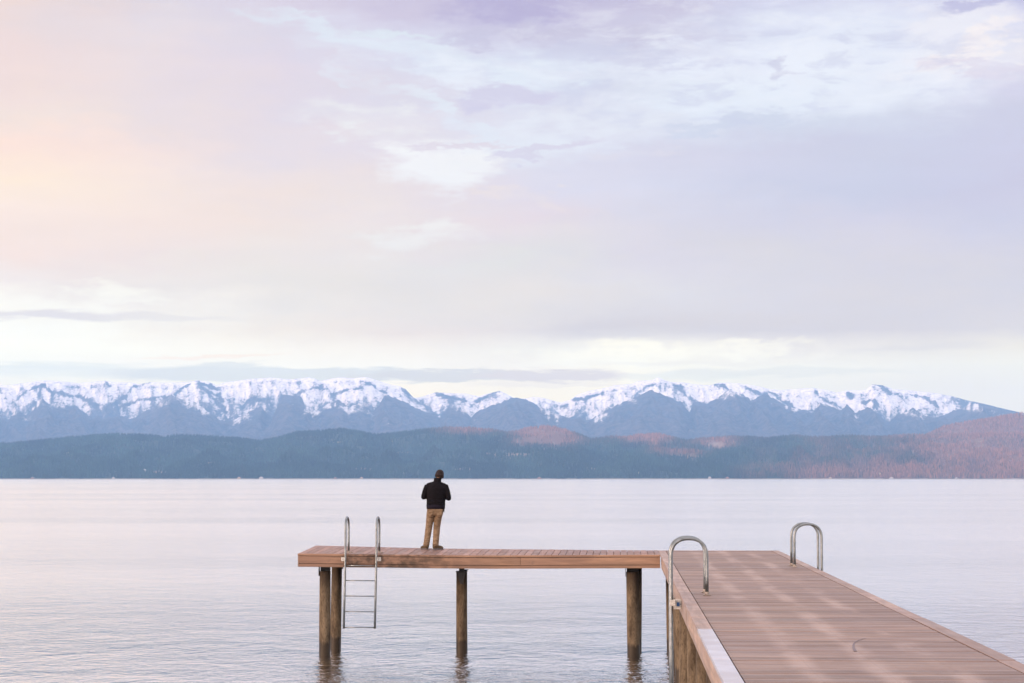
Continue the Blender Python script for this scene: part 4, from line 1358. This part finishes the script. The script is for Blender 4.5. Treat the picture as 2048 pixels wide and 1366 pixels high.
# beanie
b = bmesh.new()
seg, rows = 26, 12
vr = []
for i in range(rows + 1):
    a_ = i / rows * math.pi / 2 * 1.0
    z = -0.048 + 0.165 * math.sin(a_)
    k_ = math.cos(a_ ** 1.35 / (math.pi / 2) ** 0.35) if i < rows else 0.03
    vr.append([b.verts.new(hp(0.091 * k_ * math.cos(2 * math.pi * j / seg), -0.004 + 0.106 * k_ * math.sin(2 * math.pi * j / seg), z + 0.018 * math.sin(2 * math.pi * j / seg) * (1 - i / rows))) for j in range(seg)])
for a_, c_ in zip(vr, vr[1:]):
    for j in range(seg): b.faces.new((a_[j], a_[(j + 1) % seg], c_[(j + 1) % seg], c_[j]))
b.faces.new(vr[-1])
bn = obj('beanie', b, M_BEANIE, person, smooth=True)
md = bn.modifiers.new('thick', 'SOLIDIFY'); md.thickness = 0.007; md.offset = 1
b = bmesh.new()
vr = []
for (z, r_) in ((-0.048, 0.0), (-0.052, 0.009), (-0.010, 0.010), (-0.004, 0.002)):
    vr.append([b.verts.new(hp((0.091 + r_) * math.cos(2 * math.pi * j / seg), -0.004 + (0.106 + r_) * math.sin(2 * math.pi * j / seg), z + 0.018 * math.sin(2 * math.pi * j / seg))) for j in range(seg)])
for a_, c_ in zip(vr, vr[1:]):
    for j in range(seg): b.faces.new((a_[j], a_[(j + 1) % seg], c_[(j + 1) % seg], c_[j]))
obj('turn_up', b, M_BEANIE, bn, smooth=True)
b = bmesh.new()
g = bmesh.ops.create_uvsphere(b, u_segments=18, v_segments=10, radius=1.0)
for v in g['verts']:
    v.co = hp(v.co.x * 0.076, -0.030 + v.co.y * 0.068, -0.042 + v.co.z * 0.034)
obj('hair', b, M_HAIR, person, smooth=True)

# boots
for A_, yaw in ((AL, 38), (AR, -48)):
    b = bmesh.new()
    R_ = Matrix.Rotation(rad(yaw), 4, 'Z')
    o3 = Vector((A_.x, A_.y, 0))
    bp = lambda x, y, z: o3 + (R_ @ Vector((x, y, z)))
    for (c, r) in (((0, -0.025, 0.075), (0.046, 0.055, 0.065)), ((0, 0.03, 0.062), (0.046, 0.075, 0.050)), ((0, 0.105, 0.050), (0.051, 0.080, 0.042)), ((0, 0.16, 0.042), (0.045, 0.045, 0.034)), ((0, -0.01, 0.12), (0.047, 0.052, 0.045))):
        g = bmesh.ops.create_uvsphere(b, u_segments=16, v_segments=10, radius=1.0)
        for v in g['verts']:
            q = bp(c[0] + v.co.x * r[0], c[1] + v.co.y * r[1], c[2] + v.co.z * r[2])
            q.z = max(q.z, 0.022)
            v.co = q
    bt = blend(obj('boot', b, M_BOOT, person), 0.006, 2)
    b = bmesh.new()
    out = []
    for k in range(24):
        a_ = 2 * math.pi * k / 24
        yv = 0.062 + 0.138 * math.sin(a_)
        wv = (0.050 if yv > 0.05 else 0.043) * math.cos(a_)
        out.append((wv, yv))
    lo = [b.verts.new(bp(x * 1.03, y_, 0.0)) for (x, y_) in out]
    up_ = [b.verts.new(bp(x, y_, 0.028)) for (x, y_) in out]
    for k in range(24): b.faces.new((lo[k], lo[(k + 1) % 24], up_[(k + 1) % 24], up_[k]))
    b.faces.new(lo[::-1]); b.faces.new(up_)
    obj('sole', b, M_SOLE, bt)

# a small black clip with a ring at the right hip
kc = tag(empty('key_clip', (PER[0] + 0.235, PER[1] - 0.03, PER[2] + 0.885)), 'small black key clip hanging at the right hip of the person', 'key clip')
b = bmesh.new()
add_box(b, -0.014, 0.014, -0.010, 0.010, -0.045, 0.015)
obj('clip', b, M_BLACK, kc, bevel=0.004)
b = bmesh.new()
add_tube(b, [(0.012 + 0.014 * math.cos(a_ * math.pi / 6), 0, -0.055 + 0.016 * math.sin(a_ * math.pi / 6)) for a_ in range(13)], 0.003, 8)
obj('ring', b, M_STEEL, kc, smooth=True)
